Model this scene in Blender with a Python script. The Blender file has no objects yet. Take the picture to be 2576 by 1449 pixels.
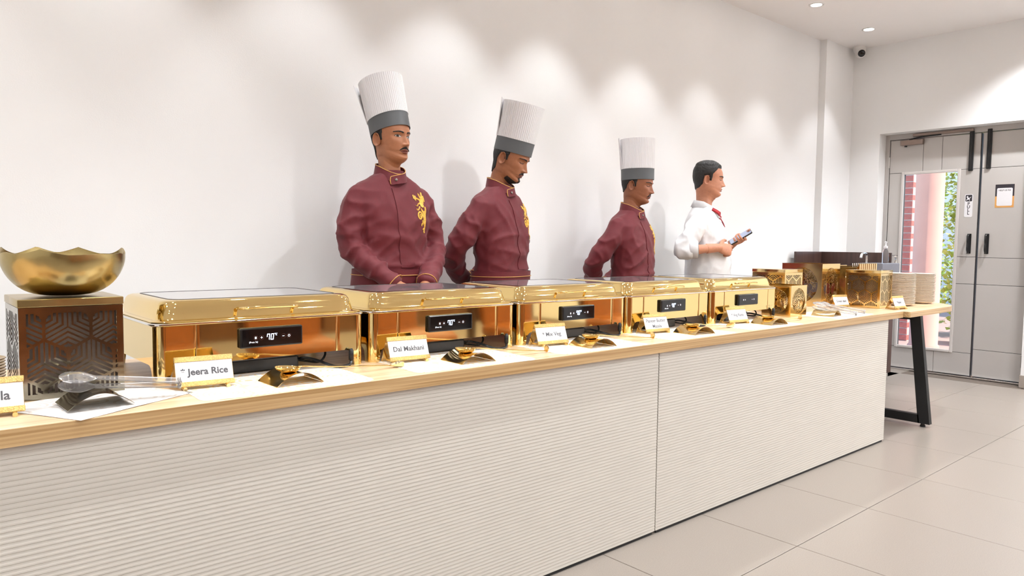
import bpy, bmesh, math, random
import numpy as np
from math import sin, cos, pi, radians, sqrt, atan2
from mathutils import Vector, Matrix, noise
from mathutils.bvhtree import BVHTree

S = bpy.context.scene
COL = S.collection
random.seed(7)

# ------------------------------------------------------------------ camera
FPX, YAW, PITCH, ROLL, CAM_H = 1838.5, 0.72002, 0.06165, 0.01203, 1.12
cam_data = bpy.data.cameras.new('camera')
cam = bpy.data.objects.new('camera', cam_data)
COL.objects.link(cam)
cam_data.sensor_width = 36.0
cam_data.lens = FPX / 2576 * 36
cam_data.clip_start = 0.02
_f = Vector((sin(YAW) * cos(PITCH), cos(YAW) * cos(PITCH), -sin(PITCH)))
_r0 = Vector((cos(YAW), -sin(YAW), 0))
_u0 = _r0.cross(_f)
_r = _r0 * cos(ROLL) + _u0 * sin(ROLL)
_u = _u0 * cos(ROLL) - _r0 * sin(ROLL)
cam.matrix_world = Matrix(((_r.x, _u.x, -_f.x, 0), (_r.y, _u.y, -_f.y, 0), (_r.z, _u.z, -_f.z, CAM_H), (0, 0, 0, 1)))
S.camera = cam

# ------------------------------------------------------------------ world, sun, exposure
S.view_settings.view_transform = 'Standard'
S.view_settings.look = 'None'
S.view_settings.exposure = 0.46
S.cycles.max_bounces = 7
S.cycles.diffuse_bounces = 4
S.cycles.glossy_bounces = 5
S.cycles.transmission_bounces = 6
S.cycles.transparent_max_bounces = 8
S.view_settings.gamma = 1.0
S.view_settings.use_curve_mapping = False
world = bpy.data.worlds.new('world')
S.world = world
world.use_nodes = True
_wn = world.node_tree.nodes
_bg = _wn['Background']
_sky = _wn.new('ShaderNodeTexSky')
_sky.sky_type = 'HOSEK_WILKIE'
_sky.turbidity = 3.0
_sky.ground_albedo = 0.4
_sky.sun_direction = (0.55, -0.35, 0.75)
world.node_tree.links.new(_sky.outputs[0], _bg.inputs[0])
_bg.inputs[1].default_value = 8.0
sun_d = bpy.data.lights.new('sun', 'SUN')
sun_d.energy = 5.0
sun_d.angle = 0.03
sun_d.color = (1.0, 0.95, 0.86)
sun = bpy.data.objects.new('sun', sun_d)
COL.objects.link(sun)
sun.rotation_euler = Vector((0.25, -0.75, 0.9)).to_track_quat('Z', 'Y').to_euler()
LAMP_W = 34.0          # watts of one downlight
LAMP_COL = (0.97, 1.0, 1.03)

# ------------------------------------------------------------------ materials
MATS = {}
def pm(name, col, rough=0.5, metal=0.0, nscale=0.0, namt=0.0, bump=0.0, bscale=None, stretch=(1, 1, 1), col2=None, **kw):
    """node material: principled with an optional noise tint and noise bump"""
    if name in MATS: return MATS[name]
    m = bpy.data.materials.new(name)
    m.use_nodes = True
    nt = m.node_tree
    b = nt.nodes['Principled BSDF']
    b.inputs['Base Color'].default_value = (*col, 1)
    b.inputs['Roughness'].default_value = rough
    b.inputs['Metallic'].default_value = metal
    for k, v in kw.items():
        b.inputs[k.replace('_', ' ')].default_value = v
    if nscale or bump:
        tc = nt.nodes.new('ShaderNodeTexCoord')
        mp = nt.nodes.new('ShaderNodeMapping')
        mp.inputs['Scale'].default_value = stretch
        nt.links.new(tc.outputs['Object'], mp.inputs['Vector'])
    if nscale:
        n = nt.nodes.new('ShaderNodeTexNoise')
        n.inputs['Scale'].default_value = nscale
        n.inputs['Detail'].default_value = 5
        nt.links.new(mp.outputs[0], n.inputs['Vector'])
        r = nt.nodes.new('ShaderNodeValToRGB')
        c2 = col2 or tuple(max(0, c * (1 - namt)) for c in col)
        r.color_ramp.elements[0].position = 0.3
        r.color_ramp.elements[1].position = 0.7
        r.color_ramp.elements[0].color = (*c2, 1)
        r.color_ramp.elements[1].color = (*col, 1)
        nt.links.new(n.outputs['Fac'], r.inputs[0])
        nt.links.new(r.outputs[0], b.inputs['Base Color'])
    if bump:
        n2 = nt.nodes.new('ShaderNodeTexNoise')
        n2.inputs['Scale'].default_value = bscale or nscale or 40
        n2.inputs['Detail'].default_value = 4
        nt.links.new(mp.outputs[0], n2.inputs['Vector'])
        bp = nt.nodes.new('ShaderNodeBump')
        bp.inputs['Strength'].default_value = bump
        bp.inputs['Distance'].default_value = 0.01
        nt.links.new(n2.outputs['Fac'], bp.inputs['Height'])
        nt.links.new(bp.outputs[0], b.inputs['Normal'])
    MATS[name] = m
    return m

def emit(name, col, strength):
    if name in MATS: return MATS[name]
    m = pm(name, col, 0.5)
    b = m.node_tree.nodes['Principled BSDF']
    b.inputs['Emission Color'].default_value = (*col, 1)
    b.inputs['Emission Strength'].default_value = strength
    return m

def lin(r, g, b):
    f = lambda c: (c / 255 / 12.92) if c <= 10 else ((c / 255 + 0.055) / 1.055) ** 2.4
    return (f(r), f(g), f(b))

# ------------------------------------------------------------------ mesh helpers
def tag(o, label=None, cat=None, group=None, kind=None):
    if label: o['label'] = label
    if cat: o['category'] = cat
    if group: o['group'] = group
    if kind: o['kind'] = kind
    return o

def empty(name, loc=(0, 0, 0), rz=0.0, label=None, cat=None, group=None, kind=None):
    o = bpy.data.objects.new(name, None)
    o.empty_display_size = 0.05
    COL.objects.link(o)
    o.location = loc
    o.rotation_euler = (0, 0, rz)
    return tag(o, label, cat, group, kind)

def mesh_obj(name, me, mat, parent=None):
    o = bpy.data.objects.new(name, me)
    COL.objects.link(o)
    if mat is not None and not me.materials: me.materials.append(mat)
    if parent is not None: o.parent = parent
    return o

def copy_tree(o, parent=None):
    c = o.copy()
    COL.objects.link(c)
    c.parent = parent
    for ch in list(o.children): copy_tree(ch, c)
    return c

def rrect(w, d, r, n=5, cx=0, cy=0):
    """counter-clockwise rounded rectangle"""
    pts = []
    r = min(r, w / 2 - 1e-5, d / 2 - 1e-5)
    for k, (sx, sy) in enumerate(((1, 1), (-1, 1), (-1, -1), (1, -1))):
        for i in range(n + 1):
            a = pi / 2 * (k + i / n)
            pts.append((cx + sx * (w / 2 - r) + r * cos(a), cy + sy * (d / 2 - r) + r * sin(a)))
    return pts

class MB:
    def __init__(self): self.v = []; self.f = []; self.M = Matrix()
    def at(self, M): self.M = M; return self
    def add(self, vs, fs):
        k = len(self.v)
        M = self.M
        self.v += [tuple(M @ Vector(p)) for p in vs]
        self.f += [tuple(i + k for i in q) for q in fs]
        return self
    def box(self, x0, x1, y0, y1, z0, z1):
        return self.add([(x0, y0, z0), (x1, y0, z0), (x1, y1, z0), (x0, y1, z0), (x0, y0, z1), (x1, y0, z1), (x1, y1, z1), (x0, y1, z1)],
                        [(3, 2, 1, 0), (4, 5, 6, 7), (0, 1, 5, 4), (1, 2, 6, 5), (2, 3, 7, 6), (3, 0, 4, 7)])
    def loft(self, rings, cap0=True, cap1=True, closed=True):
        n = len(rings[0]); vs = [p for r in rings for p in r]; fs = []
        for j in range(len(rings) - 1):
            for i in range(n if closed else n - 1):
                i2 = (i + 1) % n
                fs.append((j * n + i, j * n + i2, (j + 1) * n + i2, (j + 1) * n + i))
        if cap0: fs.append(tuple(reversed(range(n))))
        if cap1: fs.append(tuple(range((len(rings) - 1) * n, len(rings) * n)))
        return self.add(vs, fs)
    def rbox(self, x0, x1, y0, y1, z0, z1, r=0.004, b=0.002, n=3):
        w, d, cx, cy = x1 - x0, y1 - y0, (x0 + x1) / 2, (y0 + y1) / 2
        rings = []
        for z, i in ((z0, b), (z0 + b, 0), (z1 - b, 0), (z1, b)):
            rings.append([(x, y, z) for x, y in rrect(w - 2 * i, d - 2 * i, max(r - i, 1e-4), n, cx, cy)])
        return self.loft(rings)
    def lathe(self, prof, n=32, c=(0, 0, 0), cap0=False, cap1=False):
        return self.loft([[(c[0] + r * cos(2 * pi * i / n), c[1] + r * sin(2 * pi * i / n), c[2] + z) for i in range(n)] for r, z in prof], cap0, cap1)
    def tube(self, pts, r, n=10, cap=True, flat=None):
        pts = [Vector(p) for p in pts]
        rs = r if isinstance(r, (list, tuple)) else [r] * len(pts)
        rings = []; prev = None
        for i, p in enumerate(pts):
            t = (pts[min(i + 1, len(pts) - 1)] - pts[max(i - 1, 0)]).normalized()
            if prev is None:
                prev = t.orthogonal() if abs(t.z) > 0.95 else t.cross(Vector((0, 0, 1)))
            u = (prev - t * prev.dot(t)).normalized(); prev = u
            w = t.cross(u)
            fl = flat or 1.0
            rings.append([tuple(p + (u * cos(2 * pi * k / n) + w * sin(2 * pi * k / n) * fl) * rs[i]) for k in range(n)])
        return self.loft(rings, cap, cap)
    def prism(self, poly, z0, z1):
        return self.loft([[(x, y, z0) for x, y in poly], [(x, y, z1) for x, y in poly]])
    def mesh(self, name, smooth=False, angle=None):
        me = bpy.data.meshes.new(name)
        me.from_pydata(self.v, [], self.f)
        if smooth:
            me.polygons.foreach_set('use_smooth', [True] * len(me.polygons))
            if angle is not None:
                me.set_sharp_from_angle(angle=radians(angle))
        me.update()
        return me
    def build(self, name, mat, parent=None, smooth=False, angle=40):
        return mesh_obj(name, self.mesh(name, smooth, angle if smooth else None), mat, parent)

def smooth_path(pts, n=8):
    """Catmull-Rom"""
    P = [Vector(p) for p in pts]
    out = []
    for i in range(len(P) - 1):
        p0, p1, p2, p3 = P[max(i - 1, 0)], P[i], P[i + 1], P[min(i + 2, len(P) - 1)]
        for k in range(n):
            t = k / n
            out.append(0.5 * ((2 * p1) + (p2 - p0) * t + (2 * p0 - 5 * p1 + 4 * p2 - p3) * t * t + (3 * p1 - p0 - 3 * p2 + p3) * t ** 3))
    out.append(P[-1])
    return out

def eval_mesh(o, name):
    dg = bpy.context.evaluated_depsgraph_get()
    dg.update()
    me = bpy.data.meshes.new_from_object(o.evaluated_get(dg))
    me.name = name
    d = o.data
    bpy.data.objects.remove(o)
    return me

def text_mesh(body, size, bold=0.0, shear=0.0, align='CENTER', depth=0.0002):
    c = bpy.data.curves.new('t', 'FONT')
    c.body = body; c.size = size; c.align_x = align; c.align_y = 'CENTER'
    c.offset = bold; c.shear = shear; c.extrude = depth; c.resolution_u = 3
    o = bpy.data.objects.new('t', c)
    COL.objects.link(o)
    return eval_mesh(o, 'lettering')

def sheet_mesh(outer, holes, thick):
    """flat sheet with cut-outs, in the xy plane"""
    c = bpy.data.curves.new('s', 'CURVE')
    c.dimensions = '2D'; c.fill_mode = 'BOTH'; c.extrude = thick / 2
    for poly in [outer] + holes:
        sp = c.splines.new('POLY')
        sp.points.add(len(poly) - 1)
        for i, (x, y) in enumerate(poly): sp.points[i].co = (x, y, 0, 1)
        sp.use_cyclic_u = True
    o = bpy.data.objects.new('s', c)
    COL.objects.link(o)
    return eval_mesh(o, 'sheet')

def xf(loc=(0, 0, 0), rx=0, ry=0, rz=0):
    return Matrix.Translation(loc) @ Matrix.Rotation(rz, 4, 'Z') @ Matrix.Rotation(ry, 4, 'Y') @ Matrix.Rotation(rx, 4, 'X')

# ------------------------------------------------------------------ palette
M_WALL = pm('wall_paint', (0.89, 0.882, 0.876), 0.85, nscale=1.2, namt=0.03, bump=0.05, bscale=180)
M_CEIL = pm('ceiling_paint', (0.94, 0.91, 0.895), 0.9, nscale=1.0, namt=0.03)
M_TILE = pm('floor_tile', lin(160, 150, 140), 0.32, nscale=260, namt=0.16, bump=0.03, bscale=300)
M_GROUT = pm('grout', lin(120, 108, 98), 0.9, nscale=60, namt=0.2)
M_GOLD = pm('gold_mirror', (0.92, 0.70, 0.31), 0.045, 1.0, nscale=3, namt=0.06)
M_GOLD_SOFT = pm('gold_textured', (0.86, 0.62, 0.24), 0.3, 1.0, nscale=300, namt=0.35, bump=0.5, bscale=420)
M_GOLD_PALE = pm('gold_pale', (0.93, 0.70, 0.34), 0.10, 1.0, nscale=6, namt=0.1)
M_BRASS = pm('brass_aged', (0.56, 0.43, 0.19), 0.24, 1.0, nscale=9, namt=0.35, bump=0.06, bscale=30)
M_BRASS_DARK = pm('brass_tarnished', (0.36, 0.32, 0.24), 0.12, 1.0, nscale=14, namt=0.45)
M_STEEL = pm('steel_rim', (0.86, 0.85, 0.84), 0.12, 1.0, nscale=20, namt=0.05)
M_BLACK = pm('black_plastic', (0.012, 0.012, 0.013), 0.25, nscale=50, namt=0.3)
M_BLACK_GLOSS = pm('black_glass', (0.004, 0.004, 0.005), 0.06, nscale=50, namt=0.3)
M_BLACK_METAL = pm('black_powder_coat', (0.006, 0.006, 0.007), 0.5, nscale=90, namt=0.3)
M_PAPER = pm('white_paper', (0.83, 0.82, 0.84), 0.75, nscale=40, namt=0.03)
M_INK = pm('grey_ink', (0.10, 0.10, 0.11), 0.7, nscale=60, namt=0.1)
M_DISPLAY = emit('display_digits', (0.62, 0.74, 1.0), 3.0)
M_ICON = emit('display_icons', (0.75, 0.78, 0.85), 0.9)
# ------------------------------------------------------------------ the room
CEIL_Z = 2.955
WX = 6.97                       # door wall plane
o = MB().box(-3.75, 7.4, -4.35, 3.35, -0.12, -0.005).build('floor', M_GROUT); tag(o, kind='structure')
FLOOR = o
TX, TY = 0.615, 0.64
tm = MB().rbox(0, TX - 0.0035, 0, TY - 0.0035, -0.006, 0.0, 0.001, 0.0012, 1).mesh('tile')
tm.materials.append(M_TILE)
for i in range(-10, 8):
    for j in range(-9, 3):
        x, y = 2.574 + i * TX, 1.30 + j * TY
        if x + TX > 7.12 + 0.3 or y + TY > 3.25: continue
        t = mesh_obj('tile', tm, None, FLOOR); t.location = (x, y, 0)
# cut edge tiles against the back wall and the door
tm2 = MB().rbox(0, TX - 0.0035, 0, 3.2 - (1.30 + 2 * TY), -0.006, 0.0, 0.001, 0.0012, 1).mesh('tile'); tm2.materials.append(M_TILE)
for i in range(-10, 8):
    t = mesh_obj('tile', tm2, None, FLOOR); t.location = (2.574 + i * TX, 1.30 + 2 * TY, 0)
o = MB().box(-3.75, 7.12, 3.2, 3.35, -0.01, CEIL_Z).build('wall_back', M_WALL); tag(o, kind='structure')
o = MB().box(6.433, WX, 3.138, 3.21, -0.01, CEIL_Z).build('trim_1', M_WALL); tag(o, kind='structure')
OY0, OY1, OZ = 1.69, 2.872, 2.152
mb = MB()
mb.box(WX, 7.22, OY1, 3.21, -0.01, CEIL_Z).box(WX, 7.22, -4.35, OY0, -0.01, CEIL_Z).box(WX, 7.22, OY0, OY1, OZ, CEIL_Z)
o = mb.build('wall_right', M_WALL); tag(o, kind='structure')
o = MB().box(-3.75, -3.6, -4.35, 3.35, -0.01, CEIL_Z).build('wall_left', M_WALL); tag(o, kind='structure')
o = MB().box(-3.75, 7.22, -4.35, -4.2, -0.01, CEIL_Z).build('wall_front', M_WALL); tag(o, kind='structure')
# recessed ceiling with cut-outs is not needed: the fittings sit just below it
o = MB().box(-3.75, 7.22, -4.35, 3.35, CEIL_Z, CEIL_Z + 0.1).build('ceiling', M_CEIL); tag(o, kind='structure')
M_SKIRT = pm('skirting_grey', lin(168, 156, 146), 0.4, nscale=30, namt=0.1)
o = MB().rbox(WX - 0.014, WX, -4.2, OY0 + 0.006, 0, 0.1, 0.002, 0.001, 1).build('baseboard_right', M_SKIRT); tag(o, kind='structure')
o = MB().rbox(-3.6, 5.9, 3.188, 3.2, 0, 0.1, 0.002, 0.001, 1).build('baseboard_back', M_SKIRT); tag(o, kind='structure')
M_WOODPANEL = pm('walnut_panel', lin(120, 78, 48), 0.4, nscale=6, namt=0.4, stretch=(6, 6, 0.6))
o = MB().rbox(-3.6, 6.97, -4.2, -4.17, 0, 1.25, 0.002, 0.002, 1).build('trim_2', M_WOODPANEL); tag(o, kind='structure')

# ------------------------------------------------------------------ ceiling downlights
M_LENS = emit('downlight_lens', (1.0, 0.95, 0.9), 30.0)
M_TRIM = pm('downlight_trim', (0.85, 0.84, 0.82), 0.35, nscale=30, namt=0.04)
trim_me = MB().lathe([(0.038, -0.001), (0.040, -0.005), (0.050, -0.006), (0.055, -0.004), (0.055, 0.0), (0.038, 0.0)], 40).mesh('trim_ring', True, 50); trim_me.materials.append(M_TRIM)
lens_me = MB().lathe([(0.0005, -0.002), (0.0385, -0.002)], 32).mesh('lens', True); lens_me.materials.append(M_LENS)
def downlight(x, y, watts, cone, blend, label, group):
    r = empty('downlight', (x, y, CEIL_Z), 0, label, 'ceiling light', group)
    mesh_obj('trim_ring', trim_me, None, r); mesh_obj('lens', lens_me, None, r)
    d = bpy.data.lights.new('downlight_lamp', 'SPOT')
    d.energy = watts; d.color = LAMP_COL; d.spot_size = radians(cone); d.spot_blend = blend
    d.shadow_soft_size = 0.035
    l = bpy.data.objects.new('downlight_lamp', d); COL.objects.link(l)
    l.parent = r; l.location = (0, 0, -0.012)
    return r
ROW_B = [(-1.75, 0), (-0.9, 0), (-0.1, 0), (0.7, 0), (1.5, 0), (2.3, 0), (3.05, 0), (3.87, 0), (4.66, 0), (5.463, 1), (6.388, 2)]
for x, k in ROW_B:
    downlight(x, 2.76, LAMP_W * (0.75 if x < 1.6 else 0.95 if x < 4 else 0.68), 75, 0.5,
              ['round recessed ceiling downlight in the row along the back wall, above the buffet',
               'round recessed ceiling downlight farther from the camera dome, nearer the top edge',
               'round recessed ceiling downlight nearest the white dome camera'][k], 'downlights washing the back wall')
for y in (1.42, -0.3, -2.2, -3.7):  # rows beyond the first are unseen, added as ambient fill for the room
    for x in (-2.6, -0.9, 0.8, 2.6, 4.5, 6.5):
        downlight(x, y, LAMP_W * (2.7 * (0.8 if x < 1 else 1.0 if x < 4 else 0.85 if x < 6 else 1.2) if y > 1 else 1.3 * (0.8 if x < 1 else 1.0 if x < 4 else 1.9 if x < 6 else 2.8)), 125 if y > 1 else 166, 0.6, 'round recessed ceiling downlight over the guests side, in a grid mostly unseen and added for fill', 'downlights over the dining side')

# ------------------------------------------------------------------ door
M_DOOR = pm('door_paint', lin(196, 191, 187), 0.45, nscale=3, namt=0.03)
M_DOORF = pm('door_frame_paint', lin(186, 181, 177), 0.45, nscale=3, namt=0.04)
M_GROOVE = pm('door_groove', lin(70, 66, 64), 0.7, nscale=30, namt=0.2)
door = empty('door_1', (7.12, 2.1, 0), 0, kind='structure')
DX = 0.0                         # local x of the leaf faces
def dbox(name, y0, y1, z0, z1, x0, x1, mat, r=0.002, b=0.0015, parent=None):
    return MB().rbox(x0, x1, y0 - 2.1, y1 - 2.1, z0, z1, r, b, 1).build(name, mat, parent or door)
dbox('frame', OY1 - 0.036, OY1 + 0.0, 0, OZ, -0.012, 0.06, M_DOORF)
dbox('frame', OY0, OY0 + 0.03, 0, OZ, -0.012, 0.06, M_DOORF)
dbox('frame', OY0 + 0.03, OY1 - 0.036, 2.105, OZ, -0.012, 0.06, M_DOORF)
# leaf cores, one with the window opening
GY0, GY1, GZ0, GZ1 = 2.258, 2.706, 0.222, 1.788
core = MB()
core.box(0.004, 0.045, 2.096 - 2.1, GY0 - 2.1, 0.016, 2.1).box(0.004, 0.045, GY1 - 2.1, 2.832 - 2.1, 0.016, 2.1)
core.box(0.004, 0.045, GY0 - 2.1, GY1 - 2.1, 0.016, GZ0).box(0.004, 0.045, GY0 - 2.1, GY1 - 2.1, GZ1, 2.1)
core.build('leaf_core', M_GROOVE, door)
MB().box(0.004, 0.045, 1.724 - 2.1, 2.084 - 2.1, 0.016, 2.1).build('leaf_core', M_GROOVE, door)
g = 0.0018
def panel(y0, y1, z0, z1): dbox('panel', y0 + g, y1 - g, z0 + g, z1 - g, -0.003, 0.0045, M_DOOR, 0.001, 0.001)
for z0, z1, ys in ((1.80, 2.10, (2.098, 2.395, 2.55, 2.832)), (0.017, 0.212, (2.098, 2.39, 2.546, 2.832))):
    for a, b in zip(ys, ys[1:]): panel(a, b, z0, z1)
for z0, z1 in ((1.046, 1.80), (0.812, 1.046), (0.212, 0.812)):
    panel(2.098, GY0, z0, z1); panel(GY1, 2.832, z0, z1)
panel(GY0, GY1, 0.212, 0.224)
for z0, z1 in ((1.80, 2.10), (1.042, 1.80), (0.812, 1.042), (0.252, 0.812), (0.017, 0.252)): panel(1.724, 2.082, z0, z1)
M_TRIMW = pm('window_trim_paint', lin(214, 208, 204), 0.4, nscale=8, namt=0.03)
for y0, y1, z0, z1 in ((GY0 - 0.018, GY0 + 0.006, GZ0 - 0.018, GZ1 + 0.018), (GY1 - 0.006, GY1 + 0.018, GZ0 - 0.018, GZ1 + 0.018),
                       (GY0 + 0.006, GY1 - 0.006, GZ0 - 0.018, GZ0 + 0.006), (GY0 + 0.006, GY1 - 0.006, GZ1 - 0.006, GZ1 + 0.018)):
    dbox('window_trim', y0, y1, z0, z1, -0.014, 0.002, M_TRIMW, 0.004, 0.004)
M_PANE = pm('door_glass', (1, 1, 1), 0.0, nscale=3, namt=0.01, Transmission_Weight=1.0, IOR=1.1)
dbox('pane', GY0 - 0.002, GY1 + 0.002, GZ0 - 0.002, GZ1 + 0.002, 0.018, 0.023, M_PANE, 0.001, 0.0005)
tag(dbox('threshold', OY0, OY1, 0.0, 0.013, -0.03, 0.09, M_STEEL), 'bright metal threshold strip')
M_BRONZE = pm('bronze_closer', lin(150, 132, 122), 0.35, 0.6, nscale=20, namt=0.1)
def bolt(y, z0, z1):
    b = dbox('bolt_cover', y - 0.017, y + 0.017, z0, z1, -0.022, -0.003, M_BLACK_METAL, 0.004, 0.003)
    MB().rbox(-0.026, -0.020, y - 2.1 - 0.006, y - 2.1 + 0.006, z0 + 0.01, z1 - 0.01, 0.001, 0.001, 1).build('rail', M_BLACK, b)
bolt(2.165, 1.783, 2.122); bolt(2.032, 1.792, 2.126)
def pull_handle(y):
    h = dbox('handle', y - 0.016, y + 0.016, 1.075, 1.246, -0.008, -0.003, M_BLACK_METAL, 0.002, 0.002)
    p = smooth_path([(-0.006, y - 2.1, 1.085), (-0.042, y - 2.1, 1.10), (-0.044, y - 2.1, 1.16), (-0.042, y - 2.1, 1.225), (-0.006, y - 2.1, 1.238)], 5)
    MB().tube(p, 0.009, 8).build('grip', M_BLACK, h, True)
pull_handle(2.151); pull_handle(2.018)
c = dbox('door_closer', 2.545, 2.735, 2.045, 2.09, -0.045, -0.003, M_BRONZE, 0.004, 0.003)
dbox('closer_rail', 2.15, 2.635, 2.118, 2.142, -0.034, -0.012, M_BRONZE, 0.003, 0.003)
mb = MB().tube([(-0.03, 2.69 - 2.1, 2.04), (-0.03, 2.69 - 2.1, 2.03)], 0.012, 10)
mb.tube([(-0.035, 2.66 - 2.1, 2.094), (-0.035, 2.56 - 2.1, 2.108), (-0.035, 2.40 - 2.1, 2.114)], 0.006, 6)
mb.build('closer_arm', M_BLACK_METAL, c)
for z in (0.19, 1.9):
    MB().tube([(-0.006, 2.838 - 2.1, z - 0.05), (-0.006, 2.838 - 2.1, z + 0.05)], 0.007, 8).build('hinge', M_STEEL, door, True)
    MB().tube([(-0.006, 1.722 - 2.1, z - 0.05), (-0.006, 1.722 - 2.1, z + 0.05)], 0.007, 8).build('hinge', M_STEEL, door, True)
# pull sign (x local grows away from the room, so lettering faces -x)
def face_text(me, y, z, x, mat, name, parent):
    o = mesh_obj(name, me, mat, parent)
    o.matrix_local = Matrix.Translation((x, y - 2.1, z)) @ Matrix(((0, 0, -1, 0), (-1, 0, 0, 0), (0, 1, 0, 0), (0, 0, 0, 1)))
    return o
M_SIGNW = pm('sign_white', (0.86, 0.85, 0.88), 0.35, nscale=20, namt=0.02)
M_SIGNK = pm('sign_charcoal', (0.035, 0.03, 0.04), 0.4, nscale=20, namt=0.1)
def rr_plate(w, h, r, t): return sheet_mesh(rrect(w, h, r, 5), [], t)
sgn = face_text(rr_plate(0.062, 0.196, 0.012, 0.002), 2.169, 1.486, -0.004, M_SIGNW, 'pull_sign', door); tag(sgn, 'white PULL sign with pictogram')
face_text(rr_plate(0.050, 0.056, 0.006, 0.0006), 2.169, 1.551, -0.0052, M_SIGNK, 'sign_header', door)
for k, ch in enumerate('PULL'):
    face_text(text_mesh(ch, 0.036, 0.0006), 2.169, 1.502 - k * 0.027, -0.0054, M_SIGNK, 'lettering', door)
pic = [(-.018, .012), (-.010, .020), (-.004, .014), (-.009, .008), (.004, .002), (.016, .012), (.018, .009), (.007, -.004), (.004, -.008), (.010, -.020), (.004, -.020), (-.002, -.010), (-.012, -.016), (-.018, -.021), (-.020, -.015), (-.010, -.006)]
face_text(sheet_mesh([(x, y) for x, y in reversed(pic)], [], 0.0006), 2.169, 1.551, -0.0058, M_SIGNW, 'pictogram', door)
# maintenance poster (code square left blank)
def grad_mat():
    m = bpy.data.materials.new('poster_gradient'); m.use_nodes = True
    nt = m.node_tree; b = nt.nodes['Principled BSDF']; b.inputs['Roughness'].default_value = 0.4
    tc = nt.nodes.new('ShaderNodeTexCoord'); sep = nt.nodes.new('ShaderNodeSeparateXYZ'); r = nt.nodes.new('ShaderNodeValToRGB')
    nt.links.new(tc.outputs['Generated'], sep.inputs[0]); nt.links.new(sep.outputs[0], r.inputs[0]); nt.links.new(r.outputs[0], b.inputs[0])
    r.color_ramp.elements[0].color = (0.85, 0.62, 0.12, 1); r.color_ramp.elements[1].color = (0.72, 0.16, 0.10, 1)
    return m
py_, pz_ = 1.906, 1.56
pst = face_text(rr_plate(0.136, 0.192, 0.001, 0.001), py_, pz_, -0.0038, grad_mat(), 'poster', door); tag(pst, 'poster headed HELP US FIX')
face_text(rr_plate(0.136, 0.098, 0.001, 0.0006), py_, pz_ + 0.047, -0.0045, M_SIGNK, 'poster_header', door)
face_text(rr_plate(0.112, 0.148, 0.010, 0.0006), py_, pz_ - 0.008, -0.0050, M_SIGNW, 'poster_card', door)
face_text(text_mesh('HELP US FIX', 0.0165, 0.0003), py_, pz_ + 0.046, -0.0055, M_SIGNK, 'lettering', door)

# ------------------------------------------------------------------ outside the door
M_PINK = pm('pink_render', lin(222, 168, 150), 0.8, nscale=4, namt=0.08)
M_BRICK = pm('red_brick', lin(196, 120, 110), 0.85, nscale=18, namt=0.3, bump=0.3, bscale=60)
M_MORTAR = pm('pale_mortar', lin(205, 190, 184), 0.9, nscale=40, namt=0.1)
M_PAVE = pm('pink_paving', lin(205, 170, 160), 0.5, nscale=8, namt=0.15)
o = MB().box(7.42, 16, -1.0, 9.0, -0.14, -0.02).build('floor_outside', M_PAVE); tag(o, kind='structure')
o = MB().lathe([(0.158, 0.0), (0.162, 0.03), (0.146, 0.05), (0.143, 2.9)], 48, (0, 0, -0.02), True, True).build('pillar', M_PINK, None, True, 50)
o.location = (9.0, 3.135, 0); tag(o, 'round pink rendered pillar seen through the door glass', 'pillar')
# brick pier
pier = empty('brick_pier', (9.6, 3.72, -0.02), 0, 'red brick pier with pale mortar left of the pink pillar', 'pier')
MB().box(-0.105, 0.105, -0.225, 0.225, 0, 2.83).build('mortar_core', M_MORTAR, pier)
bw, bh = 0.2155, 0.065
bm1 = MB().rbox(-0.115, 0.115, -bw / 2, bw / 2, 0, bh, 0.004, 0.003, 1).mesh('brick'); bm1.materials.append(M_BRICK)
bm2 = MB().rbox(-0.115, 0.115, -0.05, 0.05, 0, bh, 0.004, 0.003, 1).mesh('brick'); bm2.materials.append(M_BRICK)
for k in range(36):
    z = k * 0.0775 + 0.008
    row = [(-0.1165, bm1), (0.1165, bm1)] if k % 2 else [(-0.176, bm2), (0.0, bm1), (0.176, bm2)]
    for y, me in row:
        b = mesh_obj('brick', me, None, pier); b.location = (random.uniform(-.004, .004), y, z)
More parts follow.
